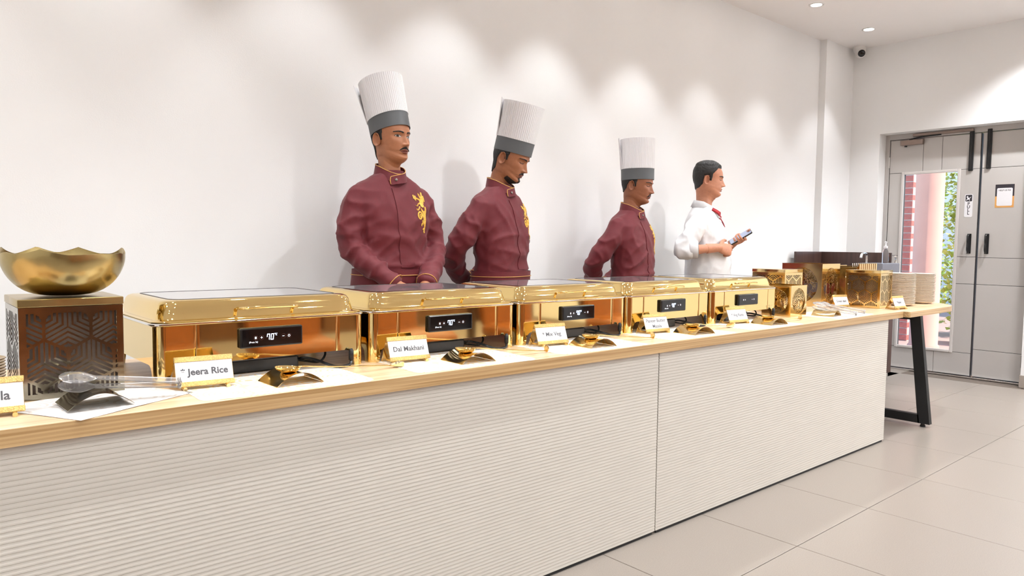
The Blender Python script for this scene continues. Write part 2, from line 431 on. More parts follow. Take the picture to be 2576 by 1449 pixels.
# planter and shrubs
M_POT = pm('plum_planter', lin(176, 110, 118), 0.5, nscale=10, namt=0.15)
pl = MB().rbox(-0.2, 0.2, -0.2, 0.2, 0, 0.42, 0.02, 0.008, 3).rbox(-0.215, 0.215, -0.215, 0.215, 0.38, 0.43, 0.02, 0.006, 3).build('planter', M_POT, None)
pl.location = (9.75, 2.83, -0.02); tag(pl, 'plum coloured square planter beyond the pink pillar', 'planter')
M_LEAF = pm('leaf_green', lin(186, 212, 90), 0.55, nscale=5, namt=0.5, Transmission_Weight=0.0)
M_LEAF2 = pm('leaf_yellow', lin(226, 232, 120), 0.55, nscale=5, namt=0.4)
M_STEM = pm('stem_brown', lin(110, 90, 66), 0.8, nscale=20, namt=0.3)
def shrub(loc, rx, ry, z0, z1, n, label, mat):
    r = empty('shrub', loc, 0, label, 'shrub', 'shrubs outside the door')
    mb = MB(); st = MB()
    for _ in range(7):
        a = random.uniform(0, 2 * pi); e = (rx * 0.6 * cos(a), ry * 0.6 * sin(a), z1 * random.uniform(0.7, 0.95))
        st.tube(smooth_path([(0.05 * cos(a), 0.05 * sin(a), 0), (e[0] * 0.4, e[1] * 0.4, e[2] * 0.5), e], 4), [0.014 - 0.0011 * i for i in range(9)], 5)
    for _ in range(n):
        p = Vector((random.gauss(0, rx * 0.5), random.gauss(0, ry * 0.5), random.uniform(z0, z1)))
        L = random.uniform(0.05, 0.10); W = L * 0.42
        q = Matrix.Rotation(random.uniform(0, 6.28), 4, 'Z') @ Matrix.Rotation(random.uniform(-1.1, 0.6), 4, 'Y') @ Matrix.Rotation(random.uniform(-.6, .6), 4, 'X')
        mb.at(Matrix.Translation(p) @ q).add([(0, 0, 0), (L * .45, W, L * .1), (L, 0, 0), (L * .45, -W, L * .1)], [(0, 1, 2), (0, 2, 3)])
    f = mb.build('foliage', mat, r); tag(f, kind='stuff')
    st.build('stem', M_STEM, r, True)
shrub((10.75, 3.16, -0.02), 0.30, 0.36, 0.1, 2.6, 4200, 'tall yellow-green shrub right of the pink pillar', M_LEAF2)
shrub((12.5, 4.56, -0.02), 0.5, 0.5, 0.1, 2.8, 3600, 'leafy green shrub between the brick pier and the pillar', M_LEAF)
o = MB().box(14.5, 14.7, -1, 12, -0.02, 4.2).build('sky_backdrop', pm('blown_sky_white', (0.9, 0.9, 0.88), 0.8, nscale=3, namt=0.05)); tag(o, kind='structure')  # added tall white backdrop standing in for the overexposed sky

# ------------------------------------------------------------------ dome camera
M_CAMW = pm('dome_white', (0.80, 0.78, 0.76), 0.35, nscale=20, namt=0.03)
r = empty('dome_camera', (6.895, 3.055, CEIL_Z), 0, 'white dome security camera in the ceiling corner', 'camera')
MB().lathe([(0.052, 0), (0.054, -0.012), (0.052, -0.03), (0.046, -0.05)], 32, (0, 0, 0), True, True).build('mount', M_CAMW, r, True)
ball = MB().at(xf((-0.008, -0.012, -0.056), rx=0)).lathe([(0.0461 * sin(a * pi / 16), -0.0461 * cos(a * pi / 16)) for a in range(1, 16)], 28, (0, 0, 0), True, True).build('eyeball', M_CAMW, r, True)
d = Vector((-0.70, -0.62, -0.36)).normalized()
mb = MB(); mb.M = Matrix.Translation(Vector((-0.008, -0.012, -0.056)) + d * 0.034) @ d.to_track_quat('Z', 'Y').to_matrix().to_4x4()
mb.lathe([(0.032, 0), (0.032, 0.006), (0.028, 0.012), (0.015, 0.016), (0.001, 0.017)], 28, (0, 0, 0), True, True)
mb.build('lens_window', M_BLACK_GLOSS, r, True)
# ------------------------------------------------------------------ buffet counter
TZ = 0.748
FY = 1.69                        # front edge of the worktop
def oak_mat(name, c1, c2, stretch, scale):
    m = bpy.data.materials.new(name); m.use_nodes = True
    nt = m.node_tree; b = nt.nodes['Principled BSDF']; b.inputs['Roughness'].default_value = 0.32
    tc = nt.nodes.new('ShaderNodeTexCoord'); mp = nt.nodes.new('ShaderNodeMapping'); mp.inputs['Scale'].default_value = stretch
    n = nt.nodes.new('ShaderNodeTexNoise'); n.inputs['Scale'].default_value = scale; n.inputs['Detail'].default_value = 6; n.inputs['Distortion'].default_value = 0.6
    r = nt.nodes.new('ShaderNodeValToRGB')
    r.color_ramp.elements[0].position = 0.36; r.color_ramp.elements[1].position = 0.62
    r.color_ramp.elements[0].color = (*c1, 1); r.color_ramp.elements[1].color = (*c2, 1)
    nt.links.new(tc.outputs['Object'], mp.inputs[0]); nt.links.new(mp.outputs[0], n.inputs[0]); nt.links.new(n.outputs[0], r.inputs[0]); nt.links.new(r.outputs[0], b.inputs[0])
    return m
M_OAK = oak_mat('oak_laminate', lin(206, 172, 134), lin(232, 204, 170), (0.35, 9, 9), 6)
M_OAK_EDGE = oak_mat('oak_edge_band', lin(170, 134, 88), lin(205, 172, 126), (0.25, 30, 30), 5)
wt = empty('worktop', (0, 0, TZ), 0, 'long oak laminate worktop carrying the gold chafing dishes', 'worktop')
MB().rbox(-1.95, 4.527, FY + 0.0015, 2.46, -0.036, 0.0, 0.002, 0.001, 1).build('board', M_OAK, wt)
MB().rbox(-1.95, 4.527, FY, FY + 0.0022, -0.0365, -0.0002, 0.0004, 0.0003, 1).build('edge_band', M_OAK_EDGE, wt)
M_RIB = pm('white_ribbed_panel', lin(204, 198, 188), 0.45, nscale=4, namt=0.03)
M_CARC = pm('white_carcass', lin(225, 220, 214), 0.5, nscale=4, namt=0.03)
def counter_unit(x0, x1, label):
    r = empty('counter_unit', ((x0 + x1) / 2, 1.71, 0), 0, label, 'counter')
    w = (x1 - x0) / 2 - 0.001
    z0, z1 = 0.012, TZ - 0.038
    pitch = 0.0112; n = int((z1 - z0) / pitch)
    prof = []
    for k in range(n):                       # overlapping ribs: shallow slope, crisp return
        z = z0 + k * pitch
        prof += [(0.0, z), (-0.0017, z + 0.0012), (-0.0016, z + 0.0045), (-0.0002, z + pitch - 0.0008)]
    prof += [(0.0, z1), (0.016, z1), (0.016, z0)]
    mb = MB(); vs = []; fs = []
    for y, z in prof: vs += [(-w, y, z), (w, y, z)]
    m = len(prof)
    for i in range(m):
        j = (i + 1) % m
        fs.append((2 * i, 2 * i + 1, 2 * j + 1, 2 * j))
    fs.append(tuple(2 * i for i in range(m))); fs.append(tuple(2 * i + 1 for i in reversed(range(m))))
    mb.add(vs, fs).build('ribbed_front', M_RIB, r)
    MB().rbox(-w, w, 0.017, 0.66, 0.06, z1, 0.002, 0.001, 1).build('carcass', M_CARC, r)
    MB().box(-w + 0.01, w - 0.01, 0.004, 0.60, 0.0, 0.06).build('plinth', M_BLACK_METAL, r)
    return r
counter_unit(-1.93, 2.248, 'long white ribbed counter unit on the left of the seam')
counter_unit(2.252, 4.37, 'white ribbed counter unit right of the seam, beside the black table leg')

# ------------------------------------------------------------------ round-ended table
rt = empty('side_table', (4.93, 2.04, 0), 0, 'oak topped table with rounded end and black trapezoid legs', 'table')
def end_poly(i):
    p = []
    x0, x1, y0, y1, r, rs = 4.532 + i - 4.93, 5.51 - i - 4.93, 1.655 + i - 2.04, 2.455 - i - 2.04, 0.35 - i, 0.012
    for (cx_, cy_, rr_, a0) in ((x1 - r, y1 - r, r, 0), (x0 + rs, y1 - rs, rs, 90), (x0 + rs, y0 + rs, rs, 180), (x1 - r, y0 + r, r, 270)):
        for k in range(15):
            a = radians(a0 + k * 90 / 14); p.append((cx_ + rr_ * cos(a), cy_ + rr_ * sin(a)))
    return p
MB().prism(end_poly(0.0015), TZ - 0.033, TZ - 0.001).build('table_top', M_OAK, rt)
po, pi_ = end_poly(0.0), end_poly(0.002)
mb = MB()
mb.loft([[(x, y, TZ - 0.034) for x, y in pi_], [(x, y, TZ - 0.034) for x, y in po], [(x, y, TZ - 0.0015) for x, y in po], [(x, y, TZ - 0.0015) for x, y in pi_]], False, False)
mb.build('edge_band', M_OAK_EDGE, rt)
def frame_bar(p0, p1, p2, p3, x, t): return [(x - t, *p) for p in (p0, p1, p2, p3)], [(x + t, *p) for p in (p0, p1, p2, p3)]
for X in (0.0,):
    y0b, y0t = 1.652 - 2.04, 1.735 - 2.04
    for nm, q in (('leg', [(y0b, 0.022), (y0b + 0.068, 0.022), (y0t + 0.062, 0.712), (y0t, 0.712)]),
                  ('leg', [(0.80 - 0.01 + y0b - 0.068, 0.022), (0.80 - 0.01 + y0b, 0.022), (0.79 + y0b - (y0t - y0b), 0.712), (0.79 + y0b - (y0t - y0b) - 0.062, 0.712)]),
                  ('foot_bar', [(y0b + 0.06, 0.0225), (0.73 + y0b, 0.0225), (0.724 + y0b, 0.075), (y0b + 0.066, 0.075)]),
                  ('top_bar', [(y0t + 0.05, 0.668), (0.74 + y0b - 0.09, 0.668), (0.74 + y0b - 0.09, 0.711), (y0t + 0.05, 0.711)])):
        a, b_ = frame_bar(*q, X, 0.02)
        MB().loft([a, b_]).build(nm, M_BLACK_METAL, rt)
    for yy in (y0b + 0.045, 0.745 + y0b):
        MB().lathe([(0.012, 0.0225), (0.012, 0.012), (0.016, 0.010), (0.016, 0.0)], 14, (X, yy, 0), True, True).build('leveller', M_BLACK, rt, True)
MB().rbox(-0.38, 0.06, -0.10, 0.10, 0.695, 0.713, 0.004, 0.002, 1).build('mounting_plate', M_BLACK_METAL, rt)

# ------------------------------------------------------------------ wash station
M_WENGE = pm('wenge_laminate', lin(86, 62, 54), 0.35, nscale=5, namt=0.4, stretch=(8, 8, 0.5))
M_SLAB = pm('grey_slab', lin(128, 128, 136), 0.3, nscale=60, namt=0.1)
ws = empty('wash_station', (6.22, 2.83, 0), 0, 'narrow wash station with dark wood splashback behind the brass boxes', 'wash station')
MB().rbox(-0.20, 0.22, -0.345, 0.30, 0.07, 0.855, 0.003, 0.002, 1).build('cabinet', M_WENGE, ws)
MB().rbox(-0.22, 0.24, -0.372, 0.30, 0.856, 0.90, 0.004, 0.003, 1).build('slab', M_SLAB, ws)
MB().rbox(-0.10, 0.24, -0.372, -0.19, 0.9005, 0.99, 0.004, 0.003, 1).build('basin_ledge', M_SLAB, ws)
MB().rbox(-0.22, 0.243, 0.30, 0.32, 0.86, 1.075, 0.002, 0.002, 1).build('splashback', M_WENGE, ws)
MB().rbox(0.243, 0.263, -0.30, 0.32, 0.86, 1.075, 0.002, 0.002, 1).build('splashback', M_WENGE, ws)
for x in (-0.17, 0.19):
    for y in (-0.31, 0.26): MB().rbox(x - 0.018, x + 0.018, y - 0.018, y + 0.018, 0, 0.07, 0.003, 0.002, 1).build('foot', M_STEEL, ws)
fc = smooth_path([(0.17, -0.13, 0.90), (0.17, -0.13, 1.03), (0.16, -0.13, 1.058), (0.12, -0.13, 1.066), (0.075, -0.13, 1.058), (0.06, -0.13, 1.03)], 5)
MB().tube(fc, 0.011, 10).build('faucet', M_STEEL, ws, True)
MB().tube(smooth_path([(0.215, -0.35, 0.99), (0.215, -0.35, 1.015), (0.205, -0.352, 1.035), (0.19, -0.355, 1.045)], 4), 0.009, 8).build('faucet', M_STEEL, ws, True)
# sanitiser
M_CLEAR = pm('clear_plastic', (0.95, 0.95, 0.97), 0.05, nscale=5, namt=0.02, Transmission_Weight=0.9, IOR=1.25)
M_PUMP = pm('pump_white', (0.86, 0.84, 0.86), 0.35, nscale=20, namt=0.03)
sb = empty('sanitiser_bottle', (6.27, 2.50, 0.99), radians(20), 'clear pump bottle of hand sanitiser on the wash station', 'bottle')
rings = []
for z, w, d in ((0, .040, .028), (.004, .044, .032), (.085, .044, .032), (.105, .036, .026), (.114, .018, .018), (.122, .016, .016)):
    rings.append([(x, y, z) for x, y in rrect(w * 2 * .75, d * 2 * .75, min(w, d) * .7, 5)])
MB().loft(rings).build('bottle_body', M_CLEAR, sb, True, 60)
MB().lathe([(.015, .122), (.016, .124), (.016, .140), (.008, .142), (.0055, .145), (.0055, .168), (.010, .169), (.010, .176), (.004, .178)], 18, (0, 0, 0), True, True).rbox(-.045, .006, -.007, .007, .168, .177, .003, .002, 2).build('pump', M_PUMP, sb, True)
lab = MB().box(-.018, .018, -.0255, -.0245, .018, .078).build('front_label', pm('label_blue', lin(150, 175, 205), .4, nscale=30, namt=.3), sb)
MB().box(-.016, .016, -.0262, -.0256, .055, .072).build('label_band', pm('label_orange', lin(225, 120, 70), .4, nscale=30, namt=.1), lab)

# ------------------------------------------------------------------ chafing dish
CW, CD = 0.598, 0.44
def chafer(x0, label, lit=True):
    r = empty('chafing_dish', (x0 + CW / 2, 1.95 + CD / 2, TZ), 0, label, 'chafing dish', 'gold chafing dishes in a row')
    hw, hd = CW / 2 - 0.004, CD / 2
    # body wall: dense perimeter, lower edge lifted over the arches
    per = []
    rc = 0.024
    def seg(a, b, n): return [(a[0] + (b[0] - a[0]) * i / n, a[1] + (b[1] - a[1]) * i / n) for i in range(n)]
    def arc(cx_, cy_, a0, n=7): return [(cx_ + rc * cos(radians(a0 + 90 * i / n)), cy_ + rc * sin(radians(a0 + 90 * i / n))) for i in range(n)]
    per += seg((-hw + rc, -hd), (hw - rc, -hd), 150) + arc(hw - rc, -hd + rc, -90)
    per += seg((hw, -hd + rc), (hw, hd - rc), 100) + arc(hw - rc, hd - rc, 0)
    per += seg((hw - rc, hd), (-hw + rc, hd), 150) + arc(-hw + rc, hd - rc, 90)
    per += seg((-hw, hd - rc), (-hw, -hd + rc), 100) + arc(-hw + rc, -hd + rc, 180)
    def lift(t, half):
        e = half - abs(t)
        if e <= 0: return 0.0
        R, H = 0.03, 0.048
        if e >= R: return H
        return H - R + sqrt(max(0, R * R - (R - e) ** 2)) if e > 0.0005 else 0.0
    def groove(x, y):
        return any(abs(x - s) < 0.0022 for s in (-0.196, 0.205)) and y < -hd + 0.002
    outer, top, inner, topi = [], [], [], []
    for x, y in per:
        z = 0.0
        if abs(y) > hd - 0.001: z = lift(x, hw - 0.034)
        elif abs(x) > hw - 0.001: z = lift(y, hd - 0.034)
        dy = 0.0011 if groove(x, y) else 0.0
        s = 1 - 0.0022 / hw; s2 = 1 - 0.0022 / hd
        outer.append((x, y + dy, z)); top.append((x, y + dy, 0.15)); inner.append((x * s, y * s2 + dy, z)); topi.append((x * s, y * s2 + dy, 0.15))
    MB().loft([inner, outer, top, topi, inner], False, False).build('body', M_GOLD, r, True, 30)
    # steel water pan rim and pan
    mb = MB(); rg = []
    for ins, z in ((0.012, 0.146), (0.002, 0.1495), (-0.001, 0.1525), (-0.001, 0.156), (0.002, 0.158), (0.012, 0.1585), (0.016, 0.154), (0.022, 0.06), (0.06, 0.055)):
        rg.append([(x, y, z) for x, y in rrect(CW - 2 * ins, CD - 2 * ins, 0.026, 6)])
    mb.loft(rg, False, True); mb.build('pan_rim', M_STEEL, r, True, 45)
    # lid
    rg = []
    prof = ((0.004, 0.1587), (0.002, 0.1605), (0.004, 0.1625), (0.014, 0.1635), (0.019, 0.166), (0.024, 0.185), (0.028, 0.2), (0.033, 0.2075), (0.042, 0.2118), (0.058, 0.213))
    for ins, z in prof:
        rg.append([(x, y, z) for x, y in rrect(CW - 2 * ins, CD - 2 * ins, 0.036 if ins < 0.05 else 0.04, 8)])
    lid = MB().loft(rg, False, False)
    lo = lid.build('lid', M_GOLD, r, True, 50)
    g0 = rrect(CW - 2 * 0.0585, CD - 2 * 0.0585, 0.039, 8)
    MB().loft([[(x, y, 0.2095) for x, y in g0], [(x, y, 0.2132) for x, y in g0]]).build('glass_window', M_LIDGLASS, lo)
    gi = rrect(CW - 2 * 0.0625, CD - 2 * 0.0625, 0.036, 8)
    MB().loft([[(x, y, 0.2128) for x, y in g0], [(x, y, 0.2139) for x, y in g0], [(x, y, 0.2139) for x, y in gi], [(x, y, 0.2128) for x, y in gi]], False, False).build('gasket', M_GASKET, lo)
    # handle: flat bar on two posts that stand on the lid flange
    hx, yb = 0.0, -hd - 0.0
    path = smooth_path([(-0.082, yb + 0.016, 0.187), (-0.078, yb - 0.006, 0.188), (-0.06, yb - 0.016, 0.189), (0, yb - 0.019, 0.19), (0.06, yb - 0.016, 0.189), (0.078, yb - 0.006, 0.188), (0.082, yb + 0.016, 0.187)], 6)
    MB().tube(path, 0.0052, 10, flat=0.8).build('handle', M_GOLD, lo, True)
    # hinge pins at the back
    for x in (-0.2, 0.2): MB().tube([(x - 0.02, hd + 0.004, 0.166), (x + 0.02, hd + 0.004, 0.166)], 0.006, 8).build('hinge', M_STEEL, lo, True)
    # control panel
    px0, px1, pz0, pz1 = 0.212 - CW / 2, 0.390 - CW / 2, 0.0795, 0.1335
    cp = MB().at(xf((0, 0, 0))).rbox(px0, px1, -hd - 0.012, -hd - 0.0003, pz0, pz1, 0.003, 0.003, 2).build('control_panel', M_BLACK, r)
    MB().rbox(px0 + 0.005, px1 - 0.005, -hd - 0.0128, -hd - 0.0118, pz0 + 0.004, pz1 - 0.004, 0.0004, 0.0003, 1).build('glass_face', M_BLACK_GLOSS, cp)
    cxp, czp = (px0 + px1) / 2, (pz0 + pz1) / 2
    Mx = Matrix.Translation((cxp, -hd - 0.0131, czp)) @ Matrix.Rotation(pi / 2, 4, 'X')
    if lit:
        mb = MB(); mb.M = Mx
        def quad(p): mb.add([(x + 0.14 * y, y, 0) for x, y in p], [tuple(range(len(p)))])
        def segs(ox, oy, w, h, on):
            t = w * 0.24
            S7 = {'a': [(0, h), (w, h), (w - t, h - t), (t, h - t)], 'd': [(0, 0), (t, t), (w - t, t), (w, 0)], 'g': [(t, h / 2 - t / 2), (w - t, h / 2 - t / 2), (w - t, h / 2 + t / 2), (t, h / 2 + t / 2)],
                  'f': [(0, h / 2), (t, h / 2), (t, h - t), (0, h)], 'b': [(w - t, h / 2), (w, h / 2), (w, h), (w - t, h - t)],
                  'e': [(0, 0), (t, t), (t, h / 2), (0, h / 2)], 'c': [(w - t, t), (w, 0), (w, h / 2), (w - t, h / 2)]}
            for k in on: quad([(ox + x, oy + y) for x, y in S7[k]])
        segs(-0.016, -0.008, 0.0085, 0.017, 'abcf')
        segs(-0.0045, -0.008, 0.0085, 0.017, 'abcdef')
        segs(0.0085, 0.0035, 0.0045, 0.0055, 'adef')
        quad([(0.0055, 0.0075), (0.0075, 0.0075), (0.0075, 0.0095), (0.0055, 0.0095)])
        d7 = mb.build('digits', M_DISPLAY, cp)
    mb = MB(); mb.M = Mx
    def ring(cx_, cy_, r0, r1, a0=0, a1=360, n=16):
        vs = []
        for i in range(n + 1):
            a = radians(a0 + (a1 - a0) * i / n); vs += [(cx_ + r0 * cos(a), cy_ + r0 * sin(a), 0), (cx_ + r1 * cos(a), cy_ + r1 * sin(a), 0)]
        mb.add(vs, [(2 * i, 2 * i + 1, 2 * i + 3, 2 * i + 2) for i in range(n)])
    def rect(a, b, c, d): mb.add([(a, c, 0), (b, c, 0), (b, d, 0), (a, d, 0)], [(0, 1, 2, 3)])
    for sx, sy in ((0, 0),):
        rect(-0.0495, -0.0445, -0.003, 0.003)
        rect(-0.0335, -0.0275, -0.0007, 0.0007); rect(-0.0312, -0.0298, -0.003, 0.003)
        rect(0.0285, 0.0345, -0.0007, 0.0007)
        ring(0.048, 0, 0.0025, 0.0034, 120, 420); rect(0.0475, 0.0485, 0.0005, 0.0042)
    tag(mb.build('icons', M_ICON, cp), kind='stuff')
    mb = MB(); mb.M = Mx
    for cx_ in (-0.047, -0.0305, 0.0315, 0.048): ring(cx_, 0, 0.0062, 0.0066)
    tag(mb.build('touch_ring', M_TOUCH, cp), kind='stuff')
    if lit:
        t = mesh_obj('lettering', PRESS_ME, M_ICON, cp)
        t.matrix_local = Matrix.Translation((cxp - 0.053, -hd - 0.0132, czp - 0.0115)) @ Matrix.Rotation(pi / 2, 4, 'X')
    return r
M_LIDGLASS = pm('lid_glass', (0.30, 0.30, 0.31), 0.03, nscale=8, namt=0.05, IOR=1.6, Coat_Weight=0.6)
M_GASKET = pm('lid_gasket', (0.06, 0.05, 0.045), 0.4, nscale=30, namt=0.2)
M_TOUCH = pm('touch_ring_red', (0.16, 0.05, 0.04), 0.4, nscale=30, namt=0.2)
PRESS_ME = text_mesh('(Press 3s)', 0.0062)
CX = [0.523, 1.134, 1.744, 2.346, 2.956]
NM = ['in front of the left end of the row, behind the Jeera Rice card', 'behind the Dal Makhani card', 'behind the Mix Veg card', 'behind the Paneer Butter Masala card', 'behind the Veg Raita card']
for x, n, lit in zip(CX, NM, (1, 1, 1, 1, 0)):
    chafer(x, 'gold chafing dish with glass lid ' + (n.replace('in front of the left end of the row, ', '')) + ('' if lit else ', display unlit'), bool(lit))

# power adapters with cords, lying in the arches of the dishes
def adapter(x0, k):
    r = empty('power_adapter', (x0 + 0.33, 2.03, TZ), 0, 'black power adapter and cord under the dish ' + NM[k].split(', ')[-1], 'adapter', 'power adapters under the dishes')
    MB().rbox(-0.13, 0.08, -0.025, 0.025, 0.001, 0.036, 0.006, 0.003, 2).build('brick', M_BLACK, r)
    yf = 1.95 - 2.03 - 0.012
    pl = [(0.215, yf, 0.047), (0.215, yf, 0.02)]
    MB().tube([(0.213, yf + 0.002, 0.052), (0.213, yf, 0.046), (0.213, yf, 0.020), (0.213, yf, 0.016)], [0.0045, 0.0075, 0.0075, 0.005], 10).build('plug', M_BLACK, r, True)
    cord = smooth_path([(0.08, 0, 0.02), (0.10, -0.02, 0.026), (0.125, -0.05, 0.02), (0.155, yf - 0.006, 0.006), (0.185, yf - 0.012, 0.0045), (0.207, yf - 0.006, 0.008), (0.213, yf, 0.018)], 6)
    MB().tube(cord, 0.0042, 8).build('cord', M_BLACK, r, True)
    cord2 = smooth_path([(0.08, 0.006, 0.02), (0.11, 0.0, 0.014), (0.14, -0.03, 0.012), (0.165, -0.02, 0.03), (0.18, 0.02, 0.05)], 6)
    MB().tube(cord2, 0.0035, 8).build('cord', M_BLACK, r, True)
for k, x in enumerate(CX): adapter(x, k)
# ------------------------------------------------------------------ paper mats
def mat_print(name, c_print):
    m = bpy.data.materials.new(name); m.use_nodes = True
    nt = m.node_tree; b = nt.nodes['Principled BSDF']; b.inputs['Roughness'].default_value = 0.6
    tc = nt.nodes.new('ShaderNodeTexCoord')
    v = nt.nodes.new('ShaderNodeTexVoronoi'); v.inputs['Scale'].default_value = 14
    w = nt.nodes.new('ShaderNodeTexVoronoi'); w.inputs['Scale'].default_value = 95
    mx = nt.nodes.new('ShaderNodeMath'); mx.operation = 'SINE'
    ml = nt.nodes.new('ShaderNodeMath'); ml.operation = 'MULTIPLY'; ml.inputs[1].default_value = 36
    ad = nt.nodes.new('ShaderNodeMath'); ad.operation = 'ADD'
    r = nt.nodes.new('ShaderNodeValToRGB')
    r.color_ramp.elements[0].position = 0.7; r.color_ramp.elements[0].color = (0.84, 0.83, 0.82, 1)
    r.color_ramp.elements[1].position = 1.35; r.color_ramp.elements[1].color = (*c_print, 1)
    L = nt.links.new
    L(tc.outputs['Object'], v.inputs['Vector']); L(tc.outputs['Object'], w.inputs['Vector'])
    L(v.outputs['Distance'], ml.inputs[0]); L(ml.outputs[0], mx.inputs[0]); L(mx.outputs[0], ad.inputs[0]); L(w.outputs['Distance'], ad.inputs[1])
    L(ad.outputs[0], r.inputs[0]); L(r.outputs[0], b.inputs[0])
    return m
M_MAT = mat_print('mat_gold_print', lin(240, 214, 176))
M_DOILY = mat_print('sheet_grey_print', lin(222, 214, 208))
mat_me = MB().loft([[(x, y, 0.0) for x, y in rrect(0.45, 0.30, 0.03, 6)], [(x, y, 0.0007) for x, y in rrect(0.45, 0.30, 0.03, 6)]]).mesh('mat'); mat_me.materials.append(M_MAT)
MATX = [0.79, 1.385, 1.96, 2.56, 3.14, 3.96]
for k, x in enumerate(MATX):
    o = mesh_obj('place_mat', mat_me, None); o.location = (x, 1.848, TZ + 0.0002); o.rotation_euler = (0, 0, radians((-2, -3, -2, -1, -2, 4)[k]))
    tag(o, ('white paper mat with pale gold flowers under the ' + ('spoon rest at the Jeera Rice dish', 'spoon rest at the Dal Makhani dish', 'spoon rest at the Mix Veg dish', 'Paneer Butter Masala spoon rest', 'spoon rest at the Veg Raita dish', 'clear tongs at the right end')[k]), 'paper mat', 'printed paper mats')
# loose printed sheet, slightly wavy
mb = MB(); nx, ny = 30, 24; vs = []
for j in range(ny + 1):
    for i in range(nx + 1):
        u, v = i / nx - 0.5, j / ny - 0.5
        wv = 0.0035 * max(0, sin(7 * u + 2.2 * v) * cos(5 * v)) * min(1, 8 * min(0.5 - abs(u), 0.5 - abs(v)) + .25)
        vs.append((u * 0.31, v * 0.25, 0.0004 + wv))
mb.add(vs, [(j * (nx + 1) + i, j * (nx + 1) + i + 1, (j + 1) * (nx + 1) + i + 1, (j + 1) * (nx + 1) + i) for j in range(ny) for i in range(nx)])
o = mb.build('paper_sheet', M_DOILY, None, True); o.location = (0.385, 1.862, TZ + 0.0005); o.rotation_euler = (0, 0, radians(29))
tag(o, 'loose crumpled white printed sheet under the clear tongs on the left', 'paper sheet')

# ------------------------------------------------------------------ card stands
def card_stand(x, y, rz, dish, lines, star=None, w=0.137, size=0.0215, bold=0.0005, squeeze=1.0):
    label = 'gold tent card stand ' + dish
    r = empty('card_stand', (x, y, TZ), rz, label, 'card stand', 'gold card stands along the counter')
    H = 0.078; yb, yt = -0.027, 0.0                 # front foot and apex
    L = sqrt((yt - yb) ** 2 + (H - 0.009) ** 2); ang = atan2(H - 0.009, yt - yb)
    F = Matrix.Translation((0, yb, 0.009)) @ Matrix.Rotation(ang, 4, 'X')      # local x right, y up the slope, z outward
    Fz = F
    mb = MB(); mb.M = F; mb.rbox(-w / 2, w / 2, 0, L, -0.0012, 0.0, 0.001, 0.0004, 1); mb.build('front_plate', M_GOLD_PALE, r)
    for y0, y1 in ((-0.001, 0.0115), (L - 0.0125, L + 0.001)):
        mb = MB(); mb.M = F; mb.rbox(-w / 2 - 0.001, w / 2 + 0.001, y0, y1, -0.002, 0.0032, 0.0015, 0.001, 2); mb.build('rail', M_GOLD_SOFT, r)
    Lb = sqrt(0.036 ** 2 + H ** 2)
    B = Matrix.Translation((0, 0.036, 0.0005)) @ Matrix.Rotation(pi - atan2(H, 0.036), 4, 'X')
    ar = []                                          # back leg plate with an arched cut-out
    for k in range(13):
        a = pi * k / 12; ar.append((w * 0.33 * cos(a), 0.004 + 0.042 * sin(a)))
    poly = [(-w / 2, 0), (-w / 2, Lb), (w / 2, Lb), (w / 2, 0), (w * 0.33, 0)] + ar + [(-w * 0.33, 0)]
    me = sheet_mesh(poly, [], 0.0012); me.transform(B); mesh_obj('back_plate', me, M_GOLD_PALE, r)
    for sx in (-1, 1):
        MB().tube([(sx * w * 0.37, 0.030, 0.0052), (sx * w * 0.37, -0.042, 0.0052)], 0.005, 10).build('foot', M_GOLD_PALE, r, True)
    c = empty('menu_card', (x, y, TZ), rz, 'white card reading ' + ' '.join(lines) + (' held in the gold stand at the left edge' if lines == ['la'] else ' in a gold stand'), 'card', 'white dish name cards')
    mb = MB(); mb.M = F; mb.rbox(-w / 2 + 0.001, w / 2 - 0.001, 0.006, L - 0.006, 0.0006, 0.0012, 0.0008, 0.0002, 1); mb.build('paper', M_PAPER, c)
    n = len(lines)
    for k, s in enumerate(lines):
        me = text_mesh(s, size, bold)
        yy = L * 0.47 + (n - 1) * size * 0.55 - k * size * 1.15
        xo = w * 0.26 if lines == ['la'] else 0.0
        t = mesh_obj('lettering', me, M_INK, c); t.matrix_local = F @ Matrix.Translation((xo, yy, 0.0016)) @ Matrix.Diagonal((squeeze, 1, 1, 1))
    return r
card_stand(0.166, 1.842, radians(-4), 'at the left edge, holding the card ending in la', ['la'], size=0.027)
card_stand(0.621, 1.885, radians(-6), 'in front of the first chafing dish, holding the Jeera Rice card', ['* Jeera Rice'], size=0.0235, bold=0.0006)
card_stand(1.243, 1.912, radians(-5), 'holding the Dal Makhani card', ['Dal Makhani'], size=0.0215, bold=0.0003)
card_stand(1.857, 1.908, radians(-7), 'holding the Mix Veg card', ['* Mix Veg'], size=0.021, bold=0.0002)
card_stand(2.477, 1.914, radians(-7), 'holding the Paneer Butter Masala card', ['Paneer Butter', 'Masala'], size=0.0205, bold=0.0001, squeeze=0.96)
card_stand(3.100, 1.915, radians(-7), 'holding the Veg Raita card', ['* Veg Raita'], size=0.0195, bold=0.0001)
card_stand(4.44, 2.03, radians(-14), 'holding the Green slad card', ['Green slad'], w=0.125, size=0.0195)
card_stand(4.665, 1.783, radians(-8), 'holding the Papad card beside the plates', ['Papad'], w=0.12, size=0.0195)

